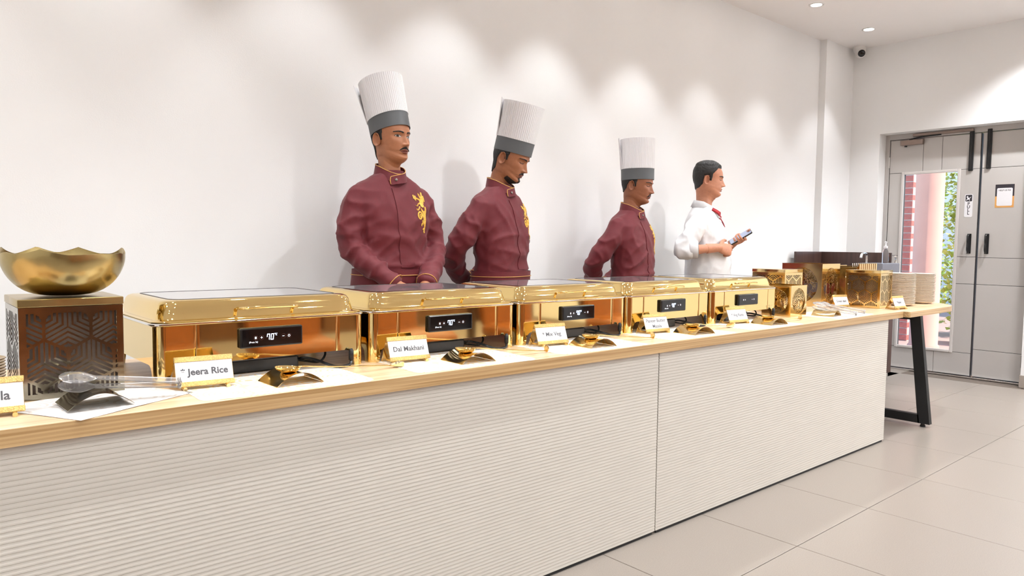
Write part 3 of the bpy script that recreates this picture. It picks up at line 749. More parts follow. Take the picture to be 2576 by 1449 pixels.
# ------------------------------------------------------------------ spoon rests and ladles
def rest_mesh():
    mb = MB(); nx, ny = 24, 10; vs = []; fs = []
    for s in (0, 1):
        for j in range(ny + 1):
            for i in range(nx + 1):
                u, v = 2 * i / nx - 1, 2 * j / ny - 1
                z = 0.0305 * (1 - abs(u) ** 1.9) - 0.0055 * (1 - v * v) * (1 - u * u) + 0.0004
                vs.append((u * 0.065, v * 0.0585, z + s * 0.0012))
    N = (nx + 1) * (ny + 1)
    for j in range(ny):
        for i in range(nx):
            a = j * (nx + 1) + i; q = (a, a + 1, a + nx + 2, a + nx + 1)
            fs.append(tuple(reversed(q))); fs.append(tuple(k + N for k in q))
    edge = [i for i in range(nx + 1)] + [j * (nx + 1) + nx for j in range(1, ny + 1)] + [ny * (nx + 1) + i for i in range(nx - 1, -1, -1)] + [j * (nx + 1) for j in range(ny - 1, 0, -1)]
    for a, b in zip(edge, edge[1:] + edge[:1]): fs.append((a, b, b + N, a + N))
    return mb.add(vs, fs).mesh('rest', True, 40)
rm = rest_mesh(); rm.materials.append(M_GOLD_PALE)
rm2 = rm.copy(); rm2.materials.clear(); rm2.materials.append(M_BRASS_DARK)
RX = [(0.364, 1.818, 2, 'under the clear tongs on the left, tarnished'), (0.820, 1.811, 1, 'in front of the Jeera Rice dish'), (1.402, 1.803, -2, 'in front of the Dal Makhani dish'), (1.975, 1.80, -4, 'in front of the Mix Veg dish'),
      (2.605, 1.80, -5, 'in front of the Paneer Butter Masala dish'), (3.215, 1.80, -6, 'in front of the Veg Raita dish'), (3.868, 1.835, 8, 'under the clear tongs at the right end')]
for k, (x, y, a, s) in enumerate(RX):
    o = mesh_obj('spoon_rest', rm2 if k == 0 else rm, None); o.location = (x, y, TZ + 0.0009 + (0.004 if k == 0 else 0)); o.rotation_euler = (0, 0, radians(a))
    tag(o, 'arched brass spoon rest ' + s, 'spoon rest', 'arched brass spoon rests')
def ladle(x, y, tip, label, kind=0):
    r = empty('ladle', (x, y, TZ), 0, label, 'ladle', 'gold ladles on the rests')
    zb = 0.0335
    t = Vector((tip[0] - x, tip[1] - y, 0)); d = t.normalized()
    ang = atan2(d.y, d.x)
    mb = MB(); mb.M = Matrix.Translation((0, 0, zb)) @ Matrix.Rotation(ang, 4, 'Z') @ Matrix.Rotation(radians(4), 4, 'Y')
    prof = [(0.003, -0.0085), (0.014, -0.0075), (0.024, -0.004), (0.030, 0.001), (0.0322, 0.0062), (0.0312, 0.0068), (0.0285, 0.002), (0.022, -0.0028), (0.013, -0.0062), (0.002, -0.0072)]
    mb.lathe(prof, 28, (0, 0, 0), True, True).build('bowl', M_GOLD, r, True, 60)
    zt = 0.0065
    path = smooth_path([tuple(d * 0.028) [:2] + (zb + 0.0035,), tuple(d * 0.05)[:2] + (zb + 0.003,), tuple(d * 0.12)[:2] + (zb - 0.006,), tuple(t * 0.75)[:2] + (0.014,), (t.x, t.y, zt)], 5)
    MB().tube(path, [0.0045] * 3 + [0.0032] * (len(path) - 6) + [0.004] * 3, 8, flat=0.55).build('handle', M_GOLD, r, True)
    e = MB(); e.M = Matrix.Translation((t.x, t.y, zt if kind == 0 else 0.0145)) @ Matrix.Rotation(ang, 4, 'Z')
    if kind == 0:
        e.loft([[(-0.03, -0.006, 0), (-0.03, 0.006, 0), (-0.03, 0.006, 0.002), (-0.03, -0.006, 0.002)], [(0.012, -0.015, -0.004), (0.012, 0.015, -0.004), (0.012, 0.015, 0.010), (0.012, -0.015, 0.010)]])
    else:
        ring = [[(0.0, 0.011 * cos(a) * s, 0.0005 + 0.0132 * sin(a) * s - 0.001) for a in [2 * pi * i / 18 for i in range(18)]] for s in (1,)][0]
        e.loft([[(x_ + 0.002, y_ * f_, z_ * f_ + (1 - f_) * 0.004) for x_, y_, z_ in ring] for x_o, f_ in ((0, 0.9),)] + [[(0.005, y_, z_) for x_, y_, z_ in ring], [(0.008, y_ * 0.85, z_ * 0.85) for x_, y_, z_ in ring]])
        e.M = Matrix.Translation((t.x, t.y, zt)) @ Matrix.Rotation(ang, 4, 'Z')
    e.build('handle_end', M_GOLD_PALE, r, True)
LD = [(0.812, 1.815, (1.165, 1.838), 'Jeera Rice', 0), (1.395, 1.81, (1.718, 1.782), 'Dal Makhani', 1), (1.968, 1.805, (2.303, 1.786), 'Mix Veg', 1), (2.60, 1.806, (2.925, 1.83), 'Paneer Butter Masala', 0), (3.21, 1.805, (3.524, 1.807), 'Veg Raita', 1)]
for x, y, tip, s, k in LD: ladle(x, y, tip, 'long handled gold ladle resting in front of the ' + s + ' dish', k)

# ------------------------------------------------------------------ clear plastic tongs
def tongs(x, y, z, rz, tilt, label, L=0.235):
    r = empty('serving_tongs', (x, y, z), rz, label, 'tongs', 'clear plastic tongs')
    for s in (-1, 1):
        mb = MB(); mb.M = Matrix.Rotation(radians(tilt), 4, 'X')
        rings = []
        for t in range(15):
            u = t / 14                                     # spoon head
            w = 0.027 * sqrt(max(0.02, 1 - (2 * u - 1) ** 2)) * (1.0 if u < 0.6 else 1 - 0.55 * (u - 0.6) / 0.4)
            xx = 0.075 * u - 0.035
            cup = 0.012 * sin(pi * min(1, u * 1.05))
            rings.append([(xx, w * cos(a), s * (0.010 + cup * (1 - abs(cos(a))) + (0.0022 if b_ else 0)) ) for a, b_ in [(pi * k / 8, 0) for k in range(9)] + [(pi * (8 - k) / 8, 1) for k in range(9)]])
        mb.loft(rings)
        mb.build('spoon_head', M_CLEAR, r, True, 60)
        mb = MB(); mb.M = Matrix.Rotation(radians(tilt), 4, 'X')
        hw = lambda u: 0.0075 + 0.004 * u
        rings = []
        for t in range(9):
            u = t / 8; xx = 0.036 + (L - 0.036) * u; zc = s * (0.011 - 0.006 * u)
            rings.append([(xx, -hw(u), zc - 0.0018), (xx, hw(u), zc - 0.0018), (xx, hw(u), zc + 0.0018), (xx, -hw(u), zc + 0.0018)])
        mb.loft(rings); mb.build('arm', M_CLEAR, r)
    mb = MB(); mb.M = Matrix.Rotation(radians(tilt), 4, 'X'); mb.rbox(L - 0.004, L + 0.004, -0.0125, 0.0125, -0.009, 0.009, 0.002, 0.0015, 1); mb.build('spring_end', M_CLEAR, r)
    return r
t_ = tongs(0.333, 1.836, TZ + 0.054, radians(-6), 20, 'clear plastic serving tongs on the tarnished rest at the left', 0.21); t_.rotation_euler = (0, radians(6), radians(-8))
t_ = tongs(3.872, 1.878, TZ + 0.050, radians(-10), 15, 'clear plastic serving tongs on the brass rest nearest the table corner', 0.19); t_.rotation_euler = (0, radians(9), radians(-76))
t_ = tongs(4.05, 1.935, TZ + 0.038, radians(-14), 10, 'clear plastic serving tongs lying behind, next to the Green slad card', 0.21); t_.rotation_euler = (0, radians(6), radians(-74))

# ------------------------------------------------------------------ pierced brass boxes
def clip_poly(poly, x0, x1, y0, y1):
    def cl(P, ins, inter):
        out = []
        for i in range(len(P)):
            a, b = P[i - 1], P[i]
            if ins(b):
                if not ins(a): out.append(inter(a, b))
                out.append(b)
            elif ins(a): out.append(inter(a, b))
        return out
    for ax, v, sg in ((0, x0, 1), (0, x1, -1), (1, y0, 1), (1, y1, -1)):
        if not poly: break
        poly = cl(poly, lambda p: sg * (p[ax] - v) >= 0, lambda a, b: tuple(a[k] + (b[k] - a[k]) * (v - a[ax]) / (b[ax] - a[ax]) for k in (0, 1)))
    return poly
def area(P): return 0.5 * sum(P[i - 1][0] * P[i][1] - P[i][0] * P[i - 1][1] for i in range(len(P)))
def chevron_holes(w, h, R, t, m=0.014):
    holes = []
    dirs = [Vector((cos(radians(a)), sin(radians(a)))) for a in (90, 210, 330)]
    sx, sy = R * sqrt(3), R * 1.5
    for row in range(-1, int(h / sy) + 2):
        for c in range(-1, int(w / sx) + 2):
            O = Vector((c * sx + (row % 2) * sx / 2, row * sy))
            for k in range(3):
                u, v = dirs[k] * R, dirs[(k + 1) % 3] * R
                for f in (0.10, 0.32, 0.54, 0.76):
                    hw = t / 2 / (sin(radians(60)) * R)
                    a, b = f - hw, f + hw
                    e = 0.93 if f < 0.6 else 0.9
                    P = [O + u * e + v * a, O + u * a + v * a, O + u * a + v * e, O + u * b + v * e, O + u * b + v * b, O + u * e + v * b]
                    q = clip_poly([(p.x, p.y) for p in P], m, w - m, m, h - m)
                    if len(q) > 2 and abs(area(q)) > 1.2e-5: holes.append(q)
    return holes
def put_side(me, mat, parent, M, name='side_panel'):
    me = me.copy(); me.transform(M); return mesh_obj(name, me, mat, parent)
def box_shell(r, w, d, h, me_w, me_d, mat, inner_mat, th=0.0016):
    put_side(me_w, mat, r, Matrix.Translation((-w / 2, -d / 2, 0)) @ Matrix.Rotation(pi / 2, 4, 'X'))
    put_side(me_w, mat, r, Matrix.Translation((w / 2, d / 2, 0)) @ Matrix.Rotation(pi, 4, 'Z') @ Matrix.Rotation(pi / 2, 4, 'X'))
    put_side(me_d, mat, r, Matrix.Translation((-w / 2, d / 2, 0)) @ Matrix.Rotation(-pi / 2, 4, 'Z') @ Matrix.Rotation(pi / 2, 4, 'X'))
    put_side(me_d, mat, r, Matrix.Translation((w / 2, -d / 2, 0)) @ Matrix.Rotation(pi / 2, 4, 'Z') @ Matrix.Rotation(pi / 2, 4, 'X'))
    MB().box(-w / 2 + th, w / 2 - th, -d / 2 + th, d / 2 - th, 0.0005, 0.003).build('base_plate', inner_mat, r)
M_BOXIN = pm('box_lining', lin(112, 96, 84), 0.7, nscale=12, namt=0.3)
def hex_box(x, y, rz, label, mat, w=0.212, d=0.205, h=0.222, R=0.055, lined=True):
    r = empty('pierced_box', (x, y, TZ), rz, label, 'brass box', 'pierced brass boxes')
    rc = [(0, 0), (w, 0), (w, h), (0, h)]
    mw = sheet_mesh(rc, chevron_holes(w, h, R, R * 0.115), 0.0012)
    rd = [(0, 0), (d, 0), (d, h), (0, h)]
    md = sheet_mesh(rd, chevron_holes(d, h, R, R * 0.115), 0.0012)
    box_shell(r, w, d, h, mw, md, mat, M_BOXIN)
    if lined:
        MB().loft([[(sx * (w / 2 - 0.012), sy * (d / 2 - 0.012), z) for sx, sy in ((1, 1), (-1, 1), (-1, -1), (1, -1))] for z in (0.0032, h - 0.004)], False, False).build('inner_liner', M_BOXIN, r)
    MB().rbox(-w / 2 - 0.002, w / 2 + 0.002, -d / 2 - 0.002, d / 2 + 0.002, h + 0.0008, h + 0.019, 0.002, 0.0015, 2).build('lid', M_BRASS if mat is M_BRASS_DARK else mat, r, True, 30)
    return r
hex_box(0.349, 2.052, 0, 'dull brass box pierced with hexagon chevrons under the wavy bowl', M_BRASS_DARK, h=0.2125)
hex_box(4.69, 1.962, radians(4), 'brass box pierced with chevrons beside the stacked plates', M_GOLD_PALE, h=0.212, R=0.045)
hex_box(3.94, 2.165, 0, 'lidded brass chevron box behind the small tree box', M_GOLD_PALE, w=0.2, d=0.2, h=0.222, R=0.05)
def tree_holes(w, h, cx_, cy_, rx, ry): return [[(cx_ + rx * cos(2 * pi * i / 40), cy_ + ry * sin(2 * pi * i / 40)) for i in range(40)]]
def tree_mesh(cx_, cy_, rx, ry, seed):
    rnd = random.Random(seed); mb = MB()
    def strip(p, q, a, b):
        d = Vector((q[0] - p[0], q[1] - p[1])); n = Vector((-d.y, d.x)).normalized()
        z = 0.0005
        mb.loft([[(p[0] + n.x * a, p[1] + n.y * a, -z), (p[0] - n.x * a, p[1] - n.y * a, -z), (p[0] - n.x * a, p[1] - n.y * a, z), (p[0] + n.x * a, p[1] + n.y * a, z)],
                 [(q[0] + n.x * b, q[1] + n.y * b, -z), (q[0] - n.x * b, q[1] - n.y * b, -z), (q[0] - n.x * b, q[1] - n.y * b, z), (q[0] + n.x * b, q[1] + n.y * b, z)]])
    def inside(x, y): return ((x - cx_) / rx) ** 2 + ((y - cy_) / ry) ** 2 < 1.06
    def grow(p, ang, L, wd, dep):
        q = (p[0] + L * cos(ang), p[1] + L * sin(ang))
        if not inside(*q): q = (p[0] + L * .5 * cos(ang), p[1] + L * .5 * sin(ang))
        strip(p, q, wd, wd * 0.72)
        if dep == 0 or not inside(*q): return
        for k in ((-1, 1) if dep < 4 else (-1, 0, 1)):
            grow(q, ang + k * rnd.uniform(0.32, 0.62) + rnd.uniform(-.12, .12), L * rnd.uniform(0.72, 0.86), max(wd * 0.66, 0.0006), dep - 1)
    base = (cx_, cy_ - ry * 0.42); top = (cx_, cy_ + ry * 0.05)
    strip(base, top, rx * 0.10, rx * 0.075)
    for a in (-1.15, -0.62, 0, 0.62, 1.15): grow(top, pi / 2 + a, ry * 0.26, rx * 0.05, 5)
    for a in (-1.0, -0.4, 0.4, 1.0): grow(base, -pi / 2 + a, ry * 0.19, rx * 0.045, 4)
    return mb
def tree_box(x, y, rz, w, d, h, label, mat, seed):
    r = empty('tree_box', (x, y, TZ), rz, label, 'brass box', 'brass boxes cut with a tree')
    for dim in ('w', 'd'):
        L = w if dim == 'w' else d
        a, b = L * 0.40, h * 0.41
        me = sheet_mesh([(0, 0), (L, 0), (L, h), (0, h)], tree_holes(L, h, L / 2, h / 2, a, b), 0.0012)
        t = tree_mesh(L / 2, h / 2, a, b, seed + (dim == 'd')).mesh('tree_cutout')
        if dim == 'w': mw, tw = me, t
        else: md, td = me, t
    box_shell(r, w, d, h, mw, md, mat, M_BOXIN)
    for me, M in ((tw, Matrix.Translation((-w / 2, -d / 2, 0)) @ Matrix.Rotation(pi / 2, 4, 'X')),
                  (td, Matrix.Translation((-w / 2, d / 2, 0)) @ Matrix.Rotation(-pi / 2, 4, 'Z') @ Matrix.Rotation(pi / 2, 4, 'X')),
                  (tw, Matrix.Translation((w / 2, d / 2, 0)) @ Matrix.Rotation(pi, 4, 'Z') @ Matrix.Rotation(pi / 2, 4, 'X')),
                  (td, Matrix.Translation((w / 2, -d / 2, 0)) @ Matrix.Rotation(pi / 2, 4, 'Z') @ Matrix.Rotation(pi / 2, 4, 'X'))):
        put_side(me, mat, r, M, 'tree_cutout')
    rim = MB()
    for z in (h,):
        o_, i_ = rrect(w + 0.003, d + 0.003, 0.001, 1), rrect(w - 0.012, d - 0.012, 0.001, 1)
        rim.loft([[(x_, y_, z - 0.002) for x_, y_ in i_], [(x_, y_, z - 0.002) for x_, y_ in o_], [(x_, y_, z + 0.0015) for x_, y_ in o_], [(x_, y_, z + 0.0015) for x_, y_ in i_], [(x_, y_, z - 0.002) for x_, y_ in i_]], False, False)
    rim.build('rim', mat, r)
    return r
tree_box(3.715, 1.997, 0, 0.17, 0.165, 0.163, 'small brass box cut with a tree of life, next to the last chafing dish', M_GOLD_PALE, 3)
tree_box(4.50, 2.245, 0, 0.235, 0.262, 0.264, 'tall brass box cut with a tree of life behind the Green slad card', M_GOLD_PALE, 9)

# ------------------------------------------------------------------ wavy brass bowl
PK = [(5, .017), (66, .016), (107, .017), (156, .016), (200, .006), (240, .013), (292, .003), (322, .004)]
mb = MB(); NA, NV = 120, 16
ro, ri = [], []
for j in range(NV + 1):
    t = j / NV
    A, B = [], []
    for i in range(NA):
        a = 2 * pi * i / NA
        H = 0.098
        for pk, am in PK:
            dd = (math.degrees(a) - pk + 180) % 360 - 180
            H += am * max(0, 1 - abs(dd) / 24) ** 1.3
        ph = t * 1.50
        rr_ = 0.034 + 0.0995 * sin(min(ph, 1.5)) ** 0.92
        z = H * (1 - cos(ph)) / (1 - cos(1.5))
        if t > 0.9: rr_ *= 1 - 0.01 * (t - 0.9) * 10
        A.append((rr_ * cos(a), rr_ * sin(a), z + 0.0012)); B.append(((rr_ - 0.0022) * cos(a), (rr_ - 0.0022) * sin(a), z + 0.0036 * (1 - t) + 0.0012))
    ro.append(A); ri.append(B)
mb.loft(ro + ri[::-1], True, True)
o = mb.build('wavy_bowl', M_BRASS, None, True, 60); o.location = (0.352, 2.052, TZ + 0.2325)
tag(o, 'large brass bowl with a wavy rim on the pierced box', 'bowl')

# ------------------------------------------------------------------ stacked small brass plates at the left edge
M_DISC = pm('brass_plate', (0.66, 0.46, 0.20), 0.25, 1.0, nscale=12, namt=0.3)
me = MB().lathe([(0.002, 0.0), (0.035, 0.0), (0.052, 0.004), (0.056, 0.006), (0.0555, 0.0072), (0.05, 0.0056), (0.034, 0.0014), (0.002, 0.0014)], 36).mesh('small_plate', True, 50); me.materials.append(M_DISC)
for k in range(15):
    o = mesh_obj('small_plate', me, None); o.location = (0.167 + random.uniform(-.001, .001), 2.0 + random.uniform(-.001, .001), TZ + 0.0003 + k * 0.0066)
    tag(o, 'small brass plate in the stack left of the pierced box', 'plate', 'small brass plates at the left edge')

# ------------------------------------------------------------------ dinner plates
M_PLATE = pm('cream_ceramic', lin(236, 224, 208), 0.2, nscale=20, namt=0.06)
me = MB().lathe([(0.002, 0.0), (0.045, 0.0), (0.047, 0.0025), (0.062, 0.004), (0.079, 0.0105), (0.086, 0.0155), (0.0872, 0.0165), (0.0862, 0.0172), (0.078, 0.0128), (0.060, 0.0062), (0.002, 0.0048)], 40).mesh('dinner_plate', True, 50); me.materials.append(M_PLATE)
M_FILM = bpy.data.materials.new('cling_film'); M_FILM.use_nodes = True
_nt = M_FILM.node_tree; _nt.nodes.remove(_nt.nodes['Principled BSDF'])
_t = _nt.nodes.new('ShaderNodeBsdfTransparent'); _g = _nt.nodes.new('ShaderNodeBsdfGlossy'); _g.inputs['Roughness'].default_value = 0.12
_m = _nt.nodes.new('ShaderNodeMixShader'); _no = _nt.nodes.new('ShaderNodeTexNoise'); _no.inputs['Scale'].default_value = 22; _no.inputs['Detail'].default_value = 2
_r2 = _nt.nodes.new('ShaderNodeValToRGB'); _r2.color_ramp.elements[0].position = 0.56; _r2.color_ramp.elements[1].position = 0.75
_r2.color_ramp.elements[0].color = (0.012, 0.012, 0.012, 1); _r2.color_ramp.elements[1].color = (0.35, 0.35, 0.35, 1)
_L = _nt.links.new
_L(_no.outputs['Fac'], _r2.inputs[0]); _L(_r2.outputs[0], _m.inputs[0]); _L(_t.outputs[0], _m.inputs[1]); _L(_g.outputs[0], _m.inputs[2]); _L(_m.outputs[0], _nt.nodes['Material Output'].inputs[0])
for sx, sy, n, s, lb in ((4.985, 1.885, 25, 1.0, 'cream dinner plate in the film-wrapped stack nearest the Papad card'), (5.31, 1.875, 24, 0.94, 'cream dinner plate in the film-wrapped stack farthest right')):
    for k in range(n):
        o = mesh_obj('dinner_plate', me, None); o.location = (sx + random.uniform(-.0015, .0015), sy + random.uniform(-.0015, .0015), TZ - 0.0005 + k * 0.0080); o.scale = (s, s, 1)
        o.rotation_euler = (0, 0, random.random() * 6)
        tag(o, lb.replace('cream dinner plate in', 'topmost cream dinner plate of') if k == n - 1 else lb.replace('cream dinner plate in', 'lowest cream dinner plate of') if k == 0 else lb, 'plate', 'stacked dinner plates')
    hh = n * 0.0080 + 0.010
    o = MB().lathe([(0.055 * s, 0.001), (0.080 * s, 0.012), (0.0905 * s, 0.02), (0.091 * s, hh * .5), (0.0905 * s, hh - 0.004), (0.085 * s, hh + 0.001), (0.02, hh + 0.002)], 40).build('cling_film', M_FILM, None, True)
    o.location = (sx, sy, TZ); tag(o, 'clear cling film around the ' + ('plate stack nearest the Papad card' if s == 1.0 else 'plate stack farthest right'), 'cling film')

# ------------------------------------------------------------------ cutlery caddy behind the boxes
r = empty('cutlery_caddy', (5.06, 2.235, TZ), radians(2), 'gold cutlery caddy with notched rim between the boxes and the wash station', 'caddy')
for y in (-0.10, 0.10):
    mb = MB().rbox(-0.16, 0.16, y - 0.002, y + 0.002, 0, 0.245, 0.001, 0.001, 1); mb.build('caddy_wall', M_GOLD_PALE, r)
for x in (-0.16, 0.16): MB().rbox(x - 0.002, x + 0.002, -0.098, 0.098, 0, 0.238, 0.001, 0.001, 1).build('caddy_wall', M_GOLD_PALE, r)
MB().box(-0.158, 0.158, -0.098, 0.098, 0.0005, 0.004).build('base_plate', M_BOXIN, r)
M_FORKH = pm('cutlery_steel', (0.85, 0.82, 0.78), 0.15, 1.0, nscale=20, namt=0.1)
for i in range(9):
    x = -0.14 + i * 0.034
    for y in (-0.108,):
        MB().rbox(x - 0.013, x + 0.013, y - 0.003, y + 0.003, 0.215, 0.262, 0.002, 0.002, 1).build('notched_tab', M_GOLD_PALE, r)
cl = MB()
for i in range(9):
    for j in range(1):
        x, y = -0.135 + i * 0.033, -0.06 + j * 0.06
        o = MB().tube([(0, 0, 0.003), (0, 0, 0.15), (0.001, 0, 0.262)], [0.003, 0.003, 0.0075], 8, flat=0.5).build('cutlery_piece', M_FORKH, None, True)
        a = radians(2); o.location = (5.06 + x * cos(a) - y * sin(a), 2.235 + x * sin(a) + y * cos(a), TZ + 0.002)
        tag(o, 'upright steel cutlery handle in the gold caddy', 'cutlery', 'cutlery in the gold caddy')

# ------------------------------------------------------------------ guests' chairs on the camera side (mirrored in the dishes)
M_LEATHER = pm('tan_leather', lin(168, 96, 40), 0.35, nscale=25, namt=0.25, bump=0.15, bscale=120)
M_CHWOOD = pm('chair_wood', lin(92, 54, 30), 0.4, nscale=8, namt=0.3)
def chair():
    r = empty('dining_chair', (0, 0, 0), 0, 'x', 'chair', 'leather chairs mirrored in the dishes')
    MB().rbox(-0.26, 0.26, -0.25, 0.25, 0.36, 0.48, 0.06, 0.035, 5).build('seat', M_LEATHER, r, True, 60)
    rings = []
    for z, w, yo in ((0.46, 0.24, -0.22), (0.5, 0.25, -0.235), (0.75, 0.265, -0.275), (0.9, 0.25, -0.30), (0.955, 0.20, -0.31), (0.975, 0.12, -0.315)):
        rings.append([(x, y + yo, z) for x, y in rrect(w * 2, 0.09, 0.04, 5)])
    MB().loft(rings).build('backrest', M_LEATHER, r, True, 60)
    MB().tube(smooth_path([(-0.27, -0.25, 0.5), (-0.285, -0.3, 0.78), (-0.21, -0.335, 0.965), (0, -0.345, 1.0), (0.21, -0.335, 0.965), (0.285, -0.3, 0.78), (0.27, -0.25, 0.5)], 5), 0.018, 8).build('back_frame', M_CHWOOD, r, True)
    for sx in (-1, 1):
        for sy in (-1, 1): MB().tube([(sx * 0.21, sy * 0.2, 0.38), (sx * 0.225, sy * 0.215, 0.0)], [0.026, 0.018], 8).build('leg', M_CHWOOD, r, True)
    return r
ch0 = chair()
for k, (x, y, a, s) in enumerate([(0.55, -0.55, 0, 'first from the left'), (1.25, -0.55, 0, 'second from the left'), (2.05, -0.6, 10, 'third from the left'), (2.9, -0.5, -8, 'fourth from the left'), (3.9, -0.4, 5, 'fifth from the left'), (5.0, -0.3, 0, 'sixth from the left')]):
    c = ch0 if k == 0 else copy_tree(ch0)
    c.location = (x, y, 0); c.rotation_euler = (0, 0, radians(a))
    c['label'] = 'tan leather dining chair reflected in the gold dishes, ' + s
tb = empty('dining_table', (2.4, 0.05 - 1.55, 0), 0, 'dark wooden dining table reflected in the gold dishes', 'table')
MB().rbox(-2.3, 2.3, -0.42, 0.42, 0.70, 0.74, 0.02, 0.005, 3).build('table_top', M_CHWOOD, tb)
for x in (-2.1, 2.1):
    for y in (-0.34, 0.34): MB().rbox(x - 0.035, x + 0.035, y - 0.035, y + 0.035, 0, 0.70, 0.004, 0.003, 1).build('leg', M_CHWOOD, tb)
# ------------------------------------------------------------------ people
def tab(rows):
    a = np.array(rows); z = np.linspace(a[0, 0], a[-1, 0], 700)
    k = np.exp(-np.linspace(-2, 2, 15) ** 2); k /= k.sum()
    cols = []
    for c in range(1, a.shape[1]):
        y = np.interp(z, a[:, 0], a[:, c]); yp = np.concatenate([np.full(7, y[0]), y, np.full(7, y[-1])])
        cols.append(np.convolve(yp, k, 'valid'))
    return z, cols
HEAD = tab([(-.15, .054, .060, .064), (-.09, .046, .064, .055), (-.05, .037, .067, .0475), (-.025, .034, .070, .0470), (-.011, .047, .073, .0505), (-.003, .070, .074, .056), (.006, .084, .075, .059), (.016, .089, .076, .0605),
            (.030, .086, .078, .0615), (.044, .091, .080, .063), (.058, .092, .083, .064), (.075, .091, .088, .067), (.095, .090, .093, .070), (.112, .090, .096, .072), (.128, .094, .098, .073), (.145, .0945, .099, .0745),
            (.165, .089, .098, .074), (.185, .078, .092, .070), (.203, .060, .078, .058), (.216, .040, .055, .040), (.2235, .018, .027, .020), (.2265, .002, .003, .003)])
class Head:
    def __init__(self, Zc, yoff, scale, yaw, pitch, roll=0, full=0.0, long=1.0):
        self.s, self.full = scale, full
        self.yaw, self.pitch, self.roll = radians(yaw), radians(pitch), radians(roll)
        self.base = np.array([0, yoff, Zc]); self.piv = np.array([0, 0.012, -0.005])
        self.R = np.array((Matrix.Rotation(self.yaw, 3, 'Z') @ Matrix.Rotation(self.pitch, 3, 'X') @ Matrix.Rotation(self.roll, 3, 'Y')))
    def surf(self, th, z):
        zz, (F, B, W) = HEAD
        zin = z; cc = np.clip(np.cos(th), 0, 1)
        ss = lambda q: q * q * (3 - 2 * q)
        z = z - .038 * (1 - cc) * ss(np.clip((.125 - z) / .09, 0, 1)) * ss(np.clip((z + .13) / .09, 0, 1))
        F, B, W = np.interp(z, zz, F), np.interp(z, zz, B), np.interp(z, zz, W)
        W = W + self.full * 0.011 * np.exp(-((z - 0.03) / 0.05) ** 2); F = F + self.full * 0.02 * np.exp(-((z + 0.02) / 0.02) ** 2)
        z = zin
        c, s = np.cos(th), np.sin(th)
        W = W * (1 - .16 * cc * np.clip((.055 - z) / .05, 0, 1) * (1 - self.full))
        y = np.where(c > 0, F * np.abs(c) ** 0.93, -B * np.abs(c) ** 0.9)
        x = W * np.sign(s) * np.abs(s) ** 0.9
        ax = np.abs(x)
        g = lambda q, s1, r, s2: np.exp(-(q / s1) ** 2 - (r / s2) ** 2)
        t = np.clip((.122 - z) / .049, 0, 1)
        amp = .004 + .0225 * t ** 1.25
        amp = np.where(z < .073, amp * np.exp(-((.073 - z) / .0075) ** 2), amp)
        amp = np.where(z > .122, .004 * np.exp(-((z - .122) / .012) ** 2), amp)
        d = amp * np.exp(-(x / (.0062 + .0045 * t)) ** 2)
        d += .0100 * g(ax - .0135, .0062, z - .0725, .0072)
        d -= .0110 * g(ax - .031, .017, z - .113, .0115)
        d += .0070 * g(ax - .031, .0115, z - .1118, .0078)
        d += .0048 * g(ax - .028, .020, z - .1305, .0075)
        d += .0050 * g(ax - .047, .018, z - .088, .016)
        d += (-.0035 + .008 * self.full) * g(ax - .045, .016, z - .05, .020)
        d += .0062 * g(x, .020, z - .0487, .0044) + .0068 * g(x, .018, z - .0383, .0050) - .0042 * g(x, .023, z - .0437, .0021)
        d -= .0042 * g(x, .022, z - .0285, .006)
        d += .0045 * g(x, .017, z - .013, .010)
        y = y + d * np.clip(c, 0, 1) ** 0.5
        return np.stack([x, -y, z], -1)
    def pose(self, P):
        P = np.asarray(P, float)
        w = np.clip((P[..., 2] + .11) / .10, 0, 1); w = w * w * (3 - 2 * w)
        Q = (P - self.piv) @ self.R.T + self.piv
        return (P * (1 - w[..., None]) + Q * w[..., None]) * self.s + self.base
    def rigid(self):
        M = Matrix.Translation(self.base) @ Matrix.Scale(self.s, 4) @ Matrix.Translation(self.piv) @ Matrix([list(r) + [0] for r in self.R] + [[0, 0, 0, 1]]) @ Matrix.Translation(-self.piv)
        return M
    def grid(self, th, z, off=None):
        T, Z = np.meshgrid(th, z)
        P = self.surf(T, Z)
        if off is not None:
            e = 1e-3
            a = self.surf(T + e, Z) - self.surf(T - e, Z); b = self.surf(T, Z + e) - self.surf(T, Z - e)
            n = np.cross(a, b); n /= np.linalg.norm(n, axis=-1, keepdims=True) + 1e-12
            P = P + n * off(P[..., 0], P[..., 2], T)[..., None]
        return P
    def mesh_into(self, mb, nt=112):
        z = np.concatenate([np.linspace(-.15, -.03, 10), np.linspace(-.026, .15, 110), np.linspace(.155, .2265, 24)])
        u = np.linspace(-1, 1, nt + 1)[:-1]; th = pi * (0.45 * u + 0.55 * u ** 3)      # denser at the face
        P = self.pose(self.grid(th, z))
        mb.loft([[tuple(p) for p in row] for row in P], True, True)
        for s in (-1, 1):                        # ears
            rings = []
            for j in range(9):
                v = j / 8
                row = []
                for i in range(16):
                    a = 2 * pi * i / 16
                    hw, hh = .0165, .0310
                    rr = 1 - v * 0.0
                    px = hw * cos(a) * (1 - .12 * sin(a)) ; pz = hh * sin(a) * (1.0)
                    sc = (0.82, 0.97, 1.0, 0.98, 0.9, 0.74, 0.62, 0.52, 0.3)[j]; out = (-.004, .006, .0105, .0128, .0112, .0050, .0015, .0005, .0005)[j]
                    row.append((s * (.0705 + out + .35 * (px * sc + .004)), .010 + px * sc, .100 + pz * sc + .16 * px))
                rings.append(row)
            P = self.pose(np.array(rings))
            mb.loft([[tuple(p) for p in (r if s > 0 else r[::-1])] for r in P], True, True)
